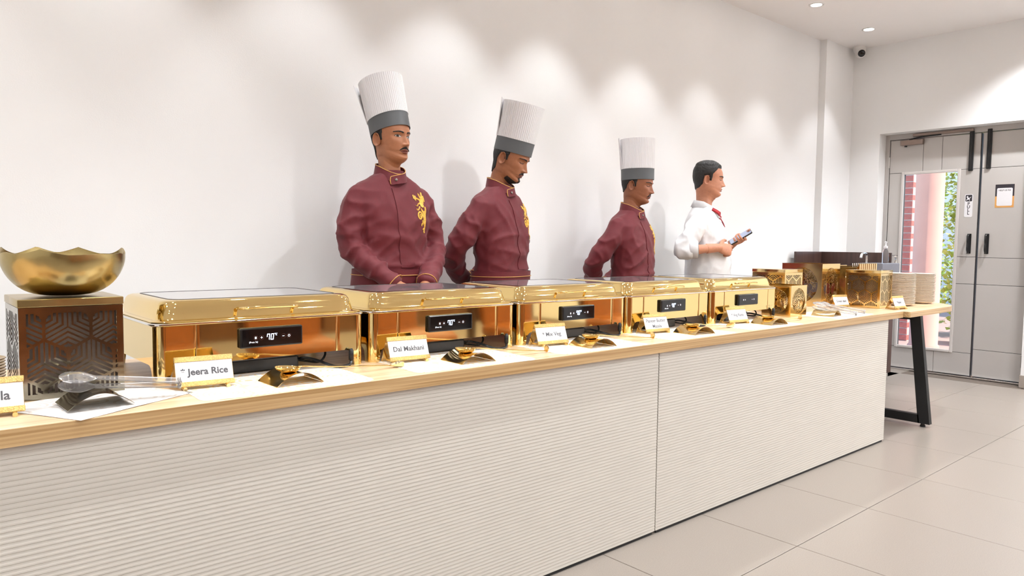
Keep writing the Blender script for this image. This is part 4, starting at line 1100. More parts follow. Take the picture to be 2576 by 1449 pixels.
    def patch(self, name, mat, parent, mask, thick, th0, th1, z0, z1, step=.0013, base=0.0004, both=False, rough=0.0):
        nt = max(6, int(abs(th1 - th0) * .085 / step)); nz = max(4, int((z1 - z0) / step))
        sides = ((th0, th1), (-th1, -th0)) if both else ((th0, th1),)
        for a, b in sides:
            mb = MB()
            th, z = np.linspace(a, b, nt), np.linspace(z0, z1, nz)
            T, Z = np.meshgrid(th, z); P0 = self.surf(T, Z)
            m = np.clip(mask(P0[..., 0], P0[..., 2], T), 0, 1)
            def off(x, zz, t):
                o = -.0008 + (base + .0008) * np.clip(m * 4, 0, 1) + thick * m
                if rough:
                    o = o + m * rough * (np.sin(x * 900 + zz * 300) * np.sin(zz * 700 + x * 210) + .6 * np.sin(x * 2300 - zz * 1500))
                return o
            P = self.pose(self.grid(th, z, off))
            idx = -np.ones(m.shape, int); vs = []; fs = []
            for j in range(nz - 1):
                for i in range(nt - 1):
                    if m[j, i] > 0 or m[j + 1, i] > 0 or m[j, i + 1] > 0 or m[j + 1, i + 1] > 0:
                        q = []
                        for jj, ii in ((j, i), (j, i + 1), (j + 1, i + 1), (j + 1, i)):
                            if idx[jj, ii] < 0: idx[jj, ii] = len(vs); vs.append(tuple(P[jj, ii]))
                            q.append(int(idx[jj, ii]))
                        fs.append(tuple(q))
            mb.add(vs, fs)
            r_ = mb.build(name, mat, parent, True, 80)
        return r_

def capsule(mb, a, b, ra, rb, n=14, ends=4):
    a, b = Vector(a), Vector(b); d = (b - a).normalized()
    pts, rs = [], []
    for i in range(ends): t = i / ends * pi / 2; pts.append(a - d * ra * cos(t)); rs.append(max(ra * sin(t), 1e-4))
    pts += [a, b]; rs += [ra, rb]
    for i in range(1, ends + 1): t = i / ends * pi / 2; pts.append(b + d * rb * sin(t)); rs.append(max(rb * cos(t), 1e-4))
    mb.tube(pts, rs, n)
def limb(mb, pts, rs, n=16, dens=8):
    P = smooth_path(pts, dens); k = len(P)
    R = [float(np.interp(i / (k - 1) * (len(rs) - 1), range(len(rs)), rs)) for i in range(k)]
    d0 = (P[0] - P[1]).normalized(); d1 = (P[-1] - P[-2]).normalized()
    P = [P[0] + d0 * R[0] * .7, P[0] + d0 * R[0] * .45] + P + [P[-1] + d1 * R[-1] * .25]
    R = [R[0] * .3, R[0] * .75] + R + [R[-1] * .6]
    mb.tube(P, R, n)
def sring(W, F, B, z, p=2.5, n=40, yo=0.0, xo=0.0):
    out = []
    for i in range(n):
        a = 2 * pi * i / n; c, s = cos(a), sin(a)
        x = W * np.sign(c) * abs(c) ** (2 / p); y = (B if s > 0 else F) * np.sign(s) * abs(s) ** (2 / p)
        out.append((x + xo, y + yo, z))
    return out
def remesh(mb, voxel, smooth_it, name):
    me = mb.mesh('tmp'); o = bpy.data.objects.new('tmp', me); COL.objects.link(o)
    bm = bmesh.new(); bm.from_mesh(me); bmesh.ops.recalc_face_normals(bm, faces=bm.faces); bm.to_mesh(me); bm.free()
    m = o.modifiers.new('r', 'REMESH'); m.mode = 'VOXEL'; m.voxel_size = voxel
    s = o.modifiers.new('s', 'SMOOTH'); s.iterations = smooth_it; s.factor = 0.5
    out = eval_mesh(o, name); bpy.data.meshes.remove(me)
    return out
def ridge(p, f): return (1 - abs(noise.noise(Vector(p) * f))) ** 3
def wrinkle(me, spots, base, f, seed=0.0):
    """cloth folds: ridged noise, stronger near the listed spots (pos, radius, amplitude, stretch dir)"""
    me.update()
    co = np.zeros(len(me.vertices) * 3); me.vertices.foreach_get('co', co); co = co.reshape(-1, 3)
    no = np.zeros(len(me.vertices) * 3); me.vertex_normals.foreach_get('vector', no); no = no.reshape(-1, 3)
    out = co.copy()
    for i, p in enumerate(co):
        q = Vector(p) + Vector((seed, seed * .7, -seed))
        d = base * (ridge((q.x * .8, q.y * .8, q.z * 1.0), f) - .45)
        for c, r, A, st in spots:
            v = Vector(p) - Vector(c); w = math.exp(-(v.length / r) ** 2)
            if w > .02:
                st_ = Vector(st); u = v - st_ * v.dot(st_) * .91          # stretch folds along st
                d += A * w * (ridge(u + Vector((seed, 1.3, seed)), f * 1.5) - .5)
        out[i] = p + no[i] * d
    me.vertices.foreach_set('co', out.ravel()); me.update()
def hand(mb, W, d, n, thumb_side, curl=(.35, .45, .3), spread=.0, tcurl=.3, scale=1.0, per=None):
    """W wrist, d towards the fingers, n palm normal, thumb_side +-1"""
    W, d, n = Vector(W), Vector(d).normalized(), Vector(n)
    n = (n - d * n.dot(d)).normalized(); l = d.cross(n) * thumb_side; s = scale
    rings = []
    for t, w, th in ((-.012, .024, .019), (.0, .026, .019), (.025, .034, .0185), (.055, .040, .0165), (.085, .041, .0135), (.097, .036, .011)):
        rings.append([tuple(W + d * t * s + l * w * s * cos(a) * (1.0) + n * th * s * sin(a)) for a in [2 * pi * k / 18 for k in range(18)]])
    mb.loft(rings)
    for k, (off, L) in enumerate(((.0305, .074), (.0105, .083), (-.0100, .077), (-.0295, .060))):
        c = per[k] if per else curl
        p = W + d * (.088 - abs(off - .004) * .25) * s + l * off * s
        dd = (d + l * off * spread * 20).normalized(); nn = n
        for fr, ang, r0, r1 in ((.44, c[0], .0098, .0090), (.31, c[1], .0088, .0082), (.25, c[2], .0081, .0070)):
            ax = dd.cross(nn); Rm = Matrix.Rotation(ang, 3, ax); dd = (Rm @ dd).normalized(); nn = (Rm @ nn).normalized()
            q = p + dd * L * fr * s; capsule(mb, p, q, r0 * s, r1 * s, 12, 3); p = q
    p = W + d * .018 * s + l * .026 * s; dd = (d * .62 + l * .72 + n * .30).normalized()
    for L, ang, r0, r1 in ((.040, 0, .0135, .0115), (.034, tcurl, .0110, .0098), (.027, tcurl, .0098, .0078)):
        ax = dd.cross(d * .8 + n * .6)
        if ax.length > 1e-3: dd = (Matrix.Rotation(ang, 3, ax.normalized()) @ dd).normalized()
        q = p + dd * L * s; capsule(mb, p, q, r0 * s, r1 * s, 12, 3); p = q

def conform(bvh, pts, off, org=-1.0, dirv=(0, 1, 0)):
    out = []
    last = None
    for x, z in pts:
        h = bvh.ray_cast(Vector((x, org, z)), Vector(dirv))
        if h[0] is None: out.append(last or (x, -.12, z)); continue
        q = h[0] + h[1] * off; last = tuple(q); out.append(last)
    return out
def cloth_grid(bvh, edges, zs, nx, off):
    """strip of cloth laid on the surface; edges(z) -> x0, x1"""
    mb = MB(); rows = []
    for z in zs:
        x0, x1 = edges(z)
        rows.append(conform(bvh, [(x0 + (x1 - x0) * i / nx, z) for i in range(nx + 1)], off))
    inn = [[(p[0], p[1] + .004, p[2]) for p in r] for r in rows]
    n = nx + 1; vs = [p for r in rows for p in r] + [p for r in inn for p in r]; N = n * len(rows); fs = []
    for j in range(len(rows) - 1):
        for i in range(nx): a = j * n + i; fs.append((a, a + 1, a + n + 1, a + n))
        for i in (0, nx): a = j * n + i; fs.append((a, a + n, a + n + N, a + N))
    for j in (0, len(rows) - 1):
        for i in range(nx): a = j * n + i; fs.append((a, a + 1, a + 1 + N, a + N))
    return mb.add(vs, fs)

EMBLEM = [  # strokes in a 0..1242 x 0..1449 drawing: points, half widths
    ([(722, 205), (705, 250), (690, 300)], [34, 44, 40]), ([(690, 290), (700, 380), (650, 470), (640, 540), (690, 600)], [58, 74, 96, 84, 34]),
    ([(600, 440), (520, 395), (455, 375)], [30, 24, 24]), ([(455, 372), (400, 355), (350, 350)], [34, 40, 30]), ([(372, 285), (375, 330)], [18, 28]), ([(440, 310), (420, 350)], [24, 26]), ([(450, 440), (420, 390)], [14, 24]),
    ([(550, 230), (570, 290), (610, 360), (650, 420)], [8, 26, 30, 36]), ([(770, 290), (795, 360), (795, 460)], [20, 24, 16]), ([(395, 568), (455, 585), (485, 540), (540, 510)], [8, 12, 14, 24]),
    ([(410, 660), (440, 700), (490, 660), (525, 600)], [14, 18, 20, 22]), ([(560, 640), (610, 720), (680, 760), (730, 700)], [14, 34, 40, 20]),
    ([(510 + 72 * cos(t), 838 + 92 * sin(t)) for t in [2 * pi * k / 22 for k in range(23)]], [24] * 23), ([(520 + 26 * cos(t), 850 + 34 * sin(t)) for t in [2 * pi * k / 12 for k in range(13)]], [14] * 13),
    ([(735, 600), (745, 720), (715, 850), (725, 960), (710, 1080), (705, 1180), (690, 1290)], [24, 34, 46, 34, 38, 34, 36]), ([(580, 770), (640, 860), (660, 940), (650, 1030)], [16, 30, 24, 20]),
    ([(600, 960), (610, 1020), (660, 1050), (700, 1010)], [14, 18, 18, 14]), ([(580, 1130), (575, 1080), (610, 1050), (640, 1090)], [14, 24, 18, 12]), ([(620, 1230), (650, 1190), (690, 1230)], [18, 22, 22]), ([(640, 1290), (690, 1300), (735, 1290)], [16, 28, 12]), ([(650, 780), (690, 830), (660, 880)], [18, 22, 14])]
def emblem(bvh, cx, zt, h, wscale, mat, parent):
    mb = MB(); k = h / 1150.0
    for si, (pts, ws) in enumerate(EMBLEM):
        P = [Vector(p) for p in smooth_path([(x, y, 0) for x, y in pts], 3)]
        W = [float(np.interp(i / (len(P) - 1) * (len(ws) - 1), range(len(ws)), ws)) for i in range(len(P))]
        L, C, Rr = [], [], []
        for i, p in enumerate(P):
            t = (P[min(i + 1, len(P) - 1)] - P[max(i - 1, 0)]).normalized(); n = Vector((-t.y, t.x, 0))
            for lst, s in ((L, 1), (C, 0), (Rr, -1)): q = p + n * W[i] * s; lst.append((cx + (q.x - 590) * k * wscale, zt - (q.y - 180) * k))
        o = .0016 + .0002 * (si % 4)
        a, c, b = conform(bvh, L, o * .6), conform(bvh, C, o + .0014), conform(bvh, Rr, o * .6)
        n = len(a); mb.add(a + c + b, [(i, i + 1, i + 1 + n, i + n) for i in range(n - 1)] + [(n + i, n + i + 1, 2 * n + i + 1, 2 * n + i) for i in range(n - 1)])
    return mb.build('emblem', mat, parent, True, 60)

M_MAROON = pm('maroon_cloth', lin(102, 17, 29), 0.68, nscale=40, namt=0.12, bump=0.05, bscale=900, Sheen_Weight=0.1)
M_PIPING = pm('gold_piping', lin(214, 160, 84), 0.45, nscale=200, namt=0.2)
M_EMBROID = pm('gold_embroidery', lin(250, 216, 100), 0.4, nscale=170, namt=0.0, col2=lin(214, 150, 40), bump=0.4, bscale=500)
M_HATW = pm('paper_white', (0.80, 0.78, 0.79), 0.7, nscale=20, namt=0.02)
M_HATG = pm('hat_band_grey', lin(92, 94, 96), 0.5, nscale=12, namt=0.12)
M_HAIR = pm('black_hair', (0.012, 0.010, 0.009), 0.45, nscale=260, namt=0.4, bump=0.4, bscale=300, stretch=(1, 1, .25))
M_STUBBLE = pm('beard_dark', (0.022, 0.014, 0.011), 0.6, nscale=400, namt=0.4, bump=0.3, bscale=500)
M_EYEW = pm('eye_white', (0.50, 0.46, 0.43), 0.35, nscale=60, namt=0.06)
M_IRIS = pm('eye_iris', (0.018, 0.010, 0.007), 0.1, nscale=200, namt=0.4)
M_BLACKCLOTH = pm('black_trousers', (0.016, 0.016, 0.018), 0.75, nscale=90, namt=0.3)
M_SHOE = pm('black_shoe', (0.012, 0.011, 0.011), 0.3, nscale=60, namt=0.3)
M_SHIRT = pm('white_shirt', (0.74, 0.74, 0.755), 0.75, nscale=60, namt=0.03)
M_RED = pm('red_ribbon', lin(178, 14, 34), 0.45, nscale=60, namt=0.2)
M_BUTTON = pm('snap_button', (0.25, 0.22, 0.2), 0.25, 0.9, nscale=60, namt=0.2)
def skin(name, c): return pm(name, lin(*c), 0.48, nscale=70, namt=0.12, bump=0.04, bscale=300, Sheen_Weight=0.05)

def toque(hd, parent, tilt=-13, lean=0, zb=.139, flare=.012, h=.185):
    M = hd.rigid() @ Matrix.Translation((0, .0015, zb)) @ Matrix.Rotation(radians(lean), 4, 'Y') @ Matrix.Rotation(radians(tilt), 4, 'X')
    hat = MB(); hat.M = M
    n = 64
    def ell(rx, ry, z): return [(rx * cos(2 * pi * i / n), ry * sin(2 * pi * i / n), z) for i in range(n)]
    hat.loft([ell(.0805, .1015, 0), ell(.0825, .1035, 0), ell(.0835, .1040, .036), ell(.0845, .1045, .072), ell(.0825, .1025, .072), ell(.0805, .1015, 0)], False, False)
    band = hat.build('hat_band', M_HATG, None, True, 50)
    # pleated paper crown: open spiral with an overlapping, slightly lifted end at the back
    mb = MB(); mb.M = M
    N = 420; rows = []
    for j in range(9):
        v = j / 8; row = []
        for i in range(N + 1):
            u = i / N; a = pi / 2 + .15 + u * (2 * pi + .55)
            rib = .0011 * (1 if (i // 2) % 3 < 2 else -1)
            lift = .0015 + (max(0, (u - .80) / .20) ** 2) * .020 * v + u * .002
            rx, ry = .0835 + flare * v * .95 + lift + rib, .1035 + flare * .25 * v + lift + rib
            row.append((rx * cos(a), ry * sin(a), .068 + h * v + .012 * v * max(0, (u - .86) / .14) * .5))
        rows.append(row)
    nn = N + 1
    vs = [p for r in rows for p in r]; vs += [(p[0] * .985, p[1] * .985, p[2]) for p in vs]; T = nn * 9; fs = []
    for j in range(8):
        for i in range(N):
            a = j * nn + i; fs.append((a, a + 1, a + nn + 1, a + nn)); fs.append((a + T + nn, a + T + nn + 1, a + T + 1, a + T))
    for i in range(N): a = 8 * nn + i; fs.append((a, a + 1, a + 1 + T, a + T))
    for j in range(8):
        for i in (0, N): a = j * nn + i; fs.append((a, a + nn, a + nn + T, a + T))
    mb.add(vs, fs); crown = mb.build('pleated_crown', M_HATW, None, True, 35)
    hatroot = parent
    crown.parent = hatroot; band.parent = hatroot
    mb = MB(); mb.M = M; mb.lathe([(.001, .066 + h * .86), (.088, .066 + h * .84)], 40); mb.build('hat_lining', M_HATW, crown, True)
    return band

def torso_rings(Zc, rows, grow=0.0):
    return [sring(W + grow, F + grow, B + grow, Zc + dz, 2.5, 44, yo) for dz, W, F, B, yo in rows]
CHEF_T = [(a + .016, b, c, d, e) for a, b, c, d, e in [(-.72, .172, .105, .112, .012), (-.62, .174, .112, .116, .012), (-.52, .166, .116, .106, .008), (-.44, .163, .118, .098, .006), (-.36, .169, .122, .104, .008), (-.28, .180, .121, .113, .012), (-.21, .188, .110, .114, .016),
          (-.165, .188, .096, .108, .018), (-.135, .178, .084, .098, .020), (-.112, .152, .075, .088, .020), (-.092, .110, .067, .078, .018), (-.066, .066, .060, .068, .016), (-.05, .060, .056, .064, .014)]]
def person(root, phi, Zc, hd_args, rows, armR, armL, handR, handL, skin_mat, label, sleeve_r, cloth, wr_seed=0.0, short=False, collar_grow=0.0):
    hd = Head(Zc, *hd_args)
    body = MB(); hd.mesh_into(body)
    head_mesh = body.mesh('h')
    lo = MB()
    lo.loft(torso_rings(Zc, [r for r in rows if r[0] >= -.62], -.018))
    for A in (armR, armL): limb(lo, A, [.040, .042, .036, .034, .0265])
    for sx in (-1, 1):
        limb(lo, [(sx * .085, .012, Zc - .60), (sx * .095, .0, .52), (sx * .098, .02, .10)], [.078, .058, .040])
        limb(lo, [(sx * .098, .045, .055), (sx * .102, -.03, .045), (sx * .110, -.12, .036)], [.036, .038, .030])
    low = remesh(lo, .014, 4, 'lo')
    hm = MB()
    hand(hm, *handR); hand(hm, *handL)
    for A, H in ((armR, handR), (armL, handL)): limb(hm, [Vector(A[-2]) * .5 + Vector(A[-1]) * .5, A[-1], Vector(H[0]) + Vector(H[1]).normalized() * .02], [.033, .0275, .024])
    hands = remesh(hm, .0032, 3, 'ha')
    bm = bmesh.new()
    for m in (head_mesh, low, hands): bm.from_mesh(m)
    me = bpy.data.meshes.new('person'); bm.to_mesh(me); bm.free()
    for m in (head_mesh, low, hands): bpy.data.meshes.remove(m)
    me.polygons.foreach_set('use_smooth', [True] * len(me.polygons)); me.materials.append(skin_mat)
    o = bpy.data.objects.new('person', me); COL.objects.link(o)
    o.location = (root[0], root[1], 0); o.rotation_euler = (0, 0, radians(phi)); tag(o, label, 'person')
    # upper garment
    g = MB(); g.loft(torso_rings(Zc, rows, 0.0))
    for A in (armR, armL): limb(g, A if not short else A[:-1], sleeve_r)
    gm = remesh(g, .0085, 5, 'garment')
    spots = []
    for A in (armR, armL):
        for i in range(1, len(A) - 1):
            e = Vector(A[i]); t = (Vector(A[i + 1]) - Vector(A[i - 1])).normalized()
            side = t.cross(Vector((0, 1, 0)))
            spots.append((e, .14, .015, side.normalized() if side.length > .1 else (1, 0, 0)))
        s0 = Vector(A[0]); spots.append((s0 + Vector((-.05 * np.sign(s0.x), -.05, -.10)), .15, .013, Vector((.5 * np.sign(s0.x), 0, .86))))
    spots.append(((0, -.1, Zc - .43), .17, .014, (1, 0, 0))); spots.append(((-.10, -.08, Zc - .36), .15, .012, (.8, 0, .6))); spots.append(((.10, -.08, Zc - .38), .15, .012, (.8, 0, -.6)))
    wrinkle(gm, spots, .0012, 8.5, wr_seed)
    gm.polygons.foreach_set('use_smooth', [True] * len(gm.polygons))
    gar = mesh_obj('jacket' if not short else 'shirt', gm, cloth, o)
    bvh = BVHTree.FromPolygons([v.co.copy() for v in gm.vertices], [tuple(p.vertices) for p in gm.polygons])
    # trousers, shoes
    for sx in (-1, 1):
        mb = MB(); limb(mb, [(sx * .085, .012, Zc - .64), (sx * .095, .0, .52), (sx * .098, .022, .085)], [.098, .080, .064], 20); mb.build('trouser_leg', M_BLACKCLOTH, o, True)
        rings = []
        for y, w, h_ in ((.085, .020, .035), (.075, .034, .058), (.03, .040, .075), (-.03, .042, .062), (-.09, .046, .045), (-.14, .040, .034), (-.165, .020, .024)):
            rings.append([(sx * .104 + w * cos(a), y, max(0.001, h_ * .5 + h_ * .5 * sin(a))) for a in [2 * pi * k / 16 for k in range(16)]])
        MB().loft(rings).build('shoe', M_SHOE, o, True)
    return o, hd, gar, bvh

def eyes(hd, o, openness):
    ex, ez = .031, .1122
    def e_(x, z, rx, rz): return ((np.abs(x) - ex) / rx) ** 2 + ((z - ez + .0015 * (np.abs(x) - ex) / -.012) / rz) ** 2
    if openness > 0.3:
        hd.patch('eye', M_EYEW, o, lambda x, z, t: 1.0 * (e_(x, z, .0135, .0043) < 1), .0002, .12, .75, .103, .122, .0006, .0006, True)
        hd.patch('iris', M_IRIS, o, lambda x, z, t: 1.0 * ((((np.abs(x) - ex - (.002 if True else 0)) / .0054) ** 2 + ((z - ez) / .0054) ** 2 < 1) & (e_(x, z, .0135, .0043) < 1)), .0002, .12, .75, .103, .122, .0005, .0011, True)
        hd.patch('eyelashes', M_HAIR, o, lambda x, z, t: 1.0 * ((e_(x, z, .0140, .0046) > .82) & (e_(x, z, .0148, .0060) < 1.0) & (z > ez - .0005)), .0006, .10, .78, .103, .123, .0005, .0012, True)
    else:
        hd.patch('eyelashes', M_HAIR, o, lambda x, z, t: 1.0 * ((e_(x, z, .0138, .0052) > .62) & (e_(x, z, .0146, .0064) < 1.0) & (z < ez - .001)), .0008, .10, .78, .098, .120, .0006, .0010, True)
def brows(hd, o, th=.0034):
    zb = lambda ax: .1285 + .0045 * np.sin(np.clip((ax - .010) / .040, 0, 1) * 2.6) - .001
    hd.patch('eyebrow', M_HAIR, o, lambda x, z, t: np.clip(1.6 * (1 - np.abs(z - zb(np.abs(x))) / (th * (1.15 - .5 * np.clip((np.abs(x) - .015) / .038, 0, 1)))), 0, 1) * ((np.abs(x) > .010) & (np.abs(x) < .053)), .0012, .08, 1.0, .118, .142, .0008, .0004, True, .0003)
def lips(hd, o, mat):
    def m(x, z, t):
        ax = np.abs(x); top = .0535 - .0095 * (ax / .0235) ** 1.6 - .0012 * np.exp(-(x / .004) ** 2); bot = .0325 + .0105 * (ax / .0235) ** 2.2
        return 1.0 * ((z < top) & (z > bot) & (ax < .0235))
    hd.patch('lips', mat, o, m, .0001, -.5, .5, .029, .058, .0008, .0005)
def moustache(hd, o, w=.027, thick=.0035, droop=.012):
    def m(x, z, t):
        ax = np.abs(x); zc = .0592 - droop * (ax / w) ** 1.8; hh = .0058 * (1.08 - .72 * (ax / w) ** 1.3)
        return np.clip(1.8 * (1 - np.abs(z - zc) / np.maximum(hh, 1e-4)), 0, 1) * (ax < w) * (1 - .55 * np.exp(-(x / .0022) ** 2))
    hd.patch('moustache', M_STUBBLE, o, m, thick, -.62, .62, .038, .070, .0009, .0005, False, .0005)
def hair_back(hd, o, zlow=.035, burn=True):
    def m(x, z, t):
        a = np.abs((t + pi) % (2 * pi) - pi); back = (a > 2.12) & (z > zlow + .03 * np.clip((2.6 - a) / .5, 0, 1)); side = (a > 1.40) & (a < 2.2) & (z > .128 - .05 * np.clip((a - 1.85) / .3, 0, 1))
        sb = (a > 1.42) & (a < 1.60) & (z > .098) if burn else (a > 9)
        return 1.0 * (back | side | sb)
    hd.patch('hair', M_HAIR, o, m, .0025, 1.2, 2 * pi - 1.2, zlow - .01, .185, .0026, .0006, False, .0008)

def collar(o, Zc, mat, hdyaw=0.0, r0=.0735, r1=.0655, h=.046, flap=True, yc=.014):
    """stand collar that crosses over at the front, gold piping along its top edge and flap end"""
    n = 72; a0, a1 = radians(-32), radians(360 + 12)          # measured from the front, negative = wearer's right
    rows_b, rows_t = [], []
    for i in range(n + 1):
        u = i / n; a = a0 + (a1 - a0) * u
        out = .004 * max(0, 1 - u * 5) - .003 * max(0, u * 8 - 7)
        fr = cos(a)
        zb = Zc - .062 - .032 * max(fr, 0) ** 1.3 + .018 * max(-fr, 0)
        drop = .016 * max(0, 1 - i / 9) ** 2                   # flap end swings down
        hh = h * (1 - .12 * max(fr, 0))
        rb, rt = r0 + out, r1 + out
        x_, y_ = sin(a), -cos(a)
        rows_b.append(((rb) * x_, yc + rb * y_ - .012 * max(fr, 0), zb - drop)); rows_t.append((rt * x_, yc + rt * y_ - .010 * max(fr, 0), zb + hh - drop * 1.25))
    mb = MB(); vs = []
    K = 5
    for k in range(K + 1):
        t = k / K
        for b, tt in zip(rows_b, rows_t): vs.append(tuple(b[c] + (tt[c] - b[c]) * t + (0 if c != 0 else 0) for c in range(3)))
    N = n + 1; off = len(vs)
    vs += [(v[0] * .965, yc + (v[1] - yc) * .965, v[2]) for v in vs]
    fs = []
    for k in range(K):
        for i in range(n): a = k * N + i; fs.append((a, a + 1, a + N + 1, a + N)); fs.append((off + a, off + a + N, off + a + N + 1, off + a + 1))
    for i in range(n): a = K * N + i; fs.append((a, a + 1, a + 1 + off, a + off)); fs.append((i, i + off, i + 1 + off, i + 1))
    for i in (0, n):
        for k in range(K): a = k * N + i; fs.append((a, a + N, a + N + off, a + off))
    c = mb.add(vs, fs).build('collar', mat, o, True, 50)
    end = [tuple(rows_t[0][k] + (rows_b[0][k] - rows_t[0][k]) * t + (-.004 * sin(pi * t) if k == 0 else 0) for k in range(3)) for t in (0.05, .3, .6, .9)]
    path = list(reversed(end)) + [rows_t[i] for i in range(0, n + 1, 2)]
    MB().tube(path, .0019, 6).build('piping', M_PIPING, c, True)
    p = Vector(rows_b[3]) * .5 + Vector(rows_t[3]) * .5
    d = Vector((p.x, p.y - yc, 0)).normalized()
    mb = MB(); mb.M = Matrix.Translation(p + d * .0025) @ d.to_track_quat('Z', 'Y').to_matrix().to_4x4()
    mb.lathe([(.0066, 0), (.0062, .0016), (.0045, .0024), (.0005, .0022)], 18, (0, 0, 0), True, True).build('button', M_BUTTON, c, True)
    return c

def chef(root, phi, Zc, hd_args, armR, armL, handR, handL, skin_mat, lip_mat, label, seed, hat, face):
    o, hd, gar, bvh = person(root, phi, Zc, hd_args, CHEF_T, armR, armL, handR, handL, skin_mat, label, [.054, .060, .054, .050, .042], M_MAROON, seed)
    collar(o, Zc, M_MAROON)
    # overlapping front, laid on the jacket
    zs = [Zc - .120 - .345 * i / 26 for i in range(27)]
    cloth_grid(bvh, lambda z: (-.040 + .020 * (Zc - .12 - z) / .345, .050), zs, 8, .0035).build('front_overlap', M_MAROON, o, True, 60)
    emblem(bvh, .100, Zc - .125, .19, .95, M_EMBROID, o)
    # apron band and apron below
    rows = [(-.80, .186, .124, .128, .012), (-.66, .186, .126, .128, .012), (-.56, .180, .128, .122, .010), (-.50, .176, .130, .113, .008), (-.475, .176, .131, .110, .007)]
    ap = MB().loft(torso_rings(Zc, rows, .004), False, False); ap.build('apron', M_MAROON, o, True)
    band = torso_rings(Zc, [(-.500, .176, .131, .113, .008)], .0062)[0]
    MB().tube(band + [band[0]], .0018, 6).build('apron_piping', M_PIPING, o, True)
    # cuffs piping
    for A in (armR, armL):
        a, b = Vector(A[-2]), Vector(A[-1]); d = (b - a).normalized(); u = d.orthogonal().normalized(); w = d.cross(u)
        c = a + (b - a) * .93
        MB().tube([c + (u * cos(t) + w * sin(t)) * .0465 for t in [2 * pi * k / 24 for k in range(25)]], .0018, 6).build('cuff_piping', M_PIPING, gar, True)
    eyes(hd, o, face.get('eyes', 0)); brows(hd, o); lips(hd, o, lip_mat); moustache(hd, o, *face.get('mou', (.027, .0035, .012)))
    hair_back(hd, o, face.get('zlow', .03))
    if face.get('beard'):
        def m(x, z, t):
            a = np.abs(t); zj = z - .034 * (1 - np.cos(a)); jaw = (zj < .006) & (zj > -.014) & (a < 1.2); ch = (np.abs(x) < .011) & (z < .031) & (z > -.01)
            return .45 * jaw * np.clip((1.2 - a) / .3, .2, 1) + .4 * (ch & (z > .004))
        hd.patch('beard', M_STUBBLE, o, m, .0016, -1.5, 1.5, -.022, .07, .0012, .0004, False, .0005)
    toque(hd, o, **hat)
    return o, hd, gar, bvh

SK1 = skin('skin_warm_brown', (178, 116, 80)); SK2 = skin('skin_brown', (164, 104, 70)); SK3 = skin('skin_deep_brown', (152, 94, 65)); SK4 = skin('skin_tan', (196, 134, 104))
LP1 = pm('lip_brown', lin(128, 70, 58), .45, nscale=60, namt=.15); LP4 = pm('lip_rose', lin(150, 84, 76), .45, nscale=60, namt=.15)
# chef with clasped hands
chef((1.772, 2.85), 0, 1.472, (.006, .97, 12, -2, 0), [(-.150, .018, 1.330), (-.196, .012, 1.21), (-.200, -.01, 1.085), (-.155, -.10, 1.01), (-.095, -.190, .935)], [(.150, .018, 1.330), (.208, .012, 1.21), (.228, -.01, 1.095), (.155, -.10, 1.01), (.060, -.190, .935)],
     ((-.088, -.197, .928), (.75, -.35, -.62), (.5, .6, .2), -1, (.5, .5, .3)), ((.053, -.197, .928), (-.75, -.30, -.62), (-.5, .6, .2), 1, (.5, .5, .3)), SK1, LP1,
     'person in maroon chef jacket and tall white hat, hands clasped in front, looking ahead', 0.0, dict(tilt=-14, lean=0), dict(eyes=1, mou=(.027, .0032, .011), zlow=.02))
# chef looking down, hands behind
chef((2.425, 2.85), 18, 1.452, (-.004, .97, 8, 22, 0), [(-.150, .02, 1.310), (-.215, .06, 1.19), (-.240, .115, 1.085), (-.16, .175, .99), (-.045, .20, .93)], [(.150, .02, 1.310), (.205, .06, 1.19), (.225, .11, 1.085), (.15, .175, .99), (.05, .20, .93)],
     ((-.04, .205, .925), (.35, .25, -.9), (.4, -.9, 0), 1, (.4, .4, .3)), ((.045, .20, .925), (-.75, .25, -.5), (0, 1, .1), 1, (.4, .4, .3)), SK2, LP1,
     'person in maroon chef jacket looking down, hat tilted forward, hands behind the back, dark beard', 3.1, dict(tilt=-7, lean=0, flare=.014), dict(eyes=0, mou=(.024, .003, .010), zlow=.012, beard=True))
# third chef
chef((3.47, 2.85), 14, 1.374, (.0, .96, 10, 8, 0), [(-.152, .02, 1.232), (-.215, .06, 1.115), (-.245, .125, 1.01), (-.16, .185, .92), (-.05, .205, .87)], [(.152, .02, 1.232), (.21, .06, 1.115), (.23, .12, 1.01), (.15, .185, .92), (.05, .205, .87)],
     ((-.04, .21, .865), (.35, .2, -.9), (.4, -.9, 0), 1, (.4, .4, .3)), ((.045, .21, .865), (-.75, .25, -.5), (0, 1, .1), 1, (.4, .4, .3)), SK3, LP1,
     'person in maroon chef jacket nearest the person in white, upright hat, moustache, hands behind', 6.7, dict(tilt=-9, lean=0, flare=.008), dict(eyes=0, mou=(.027, .0034, .016), zlow=.055))
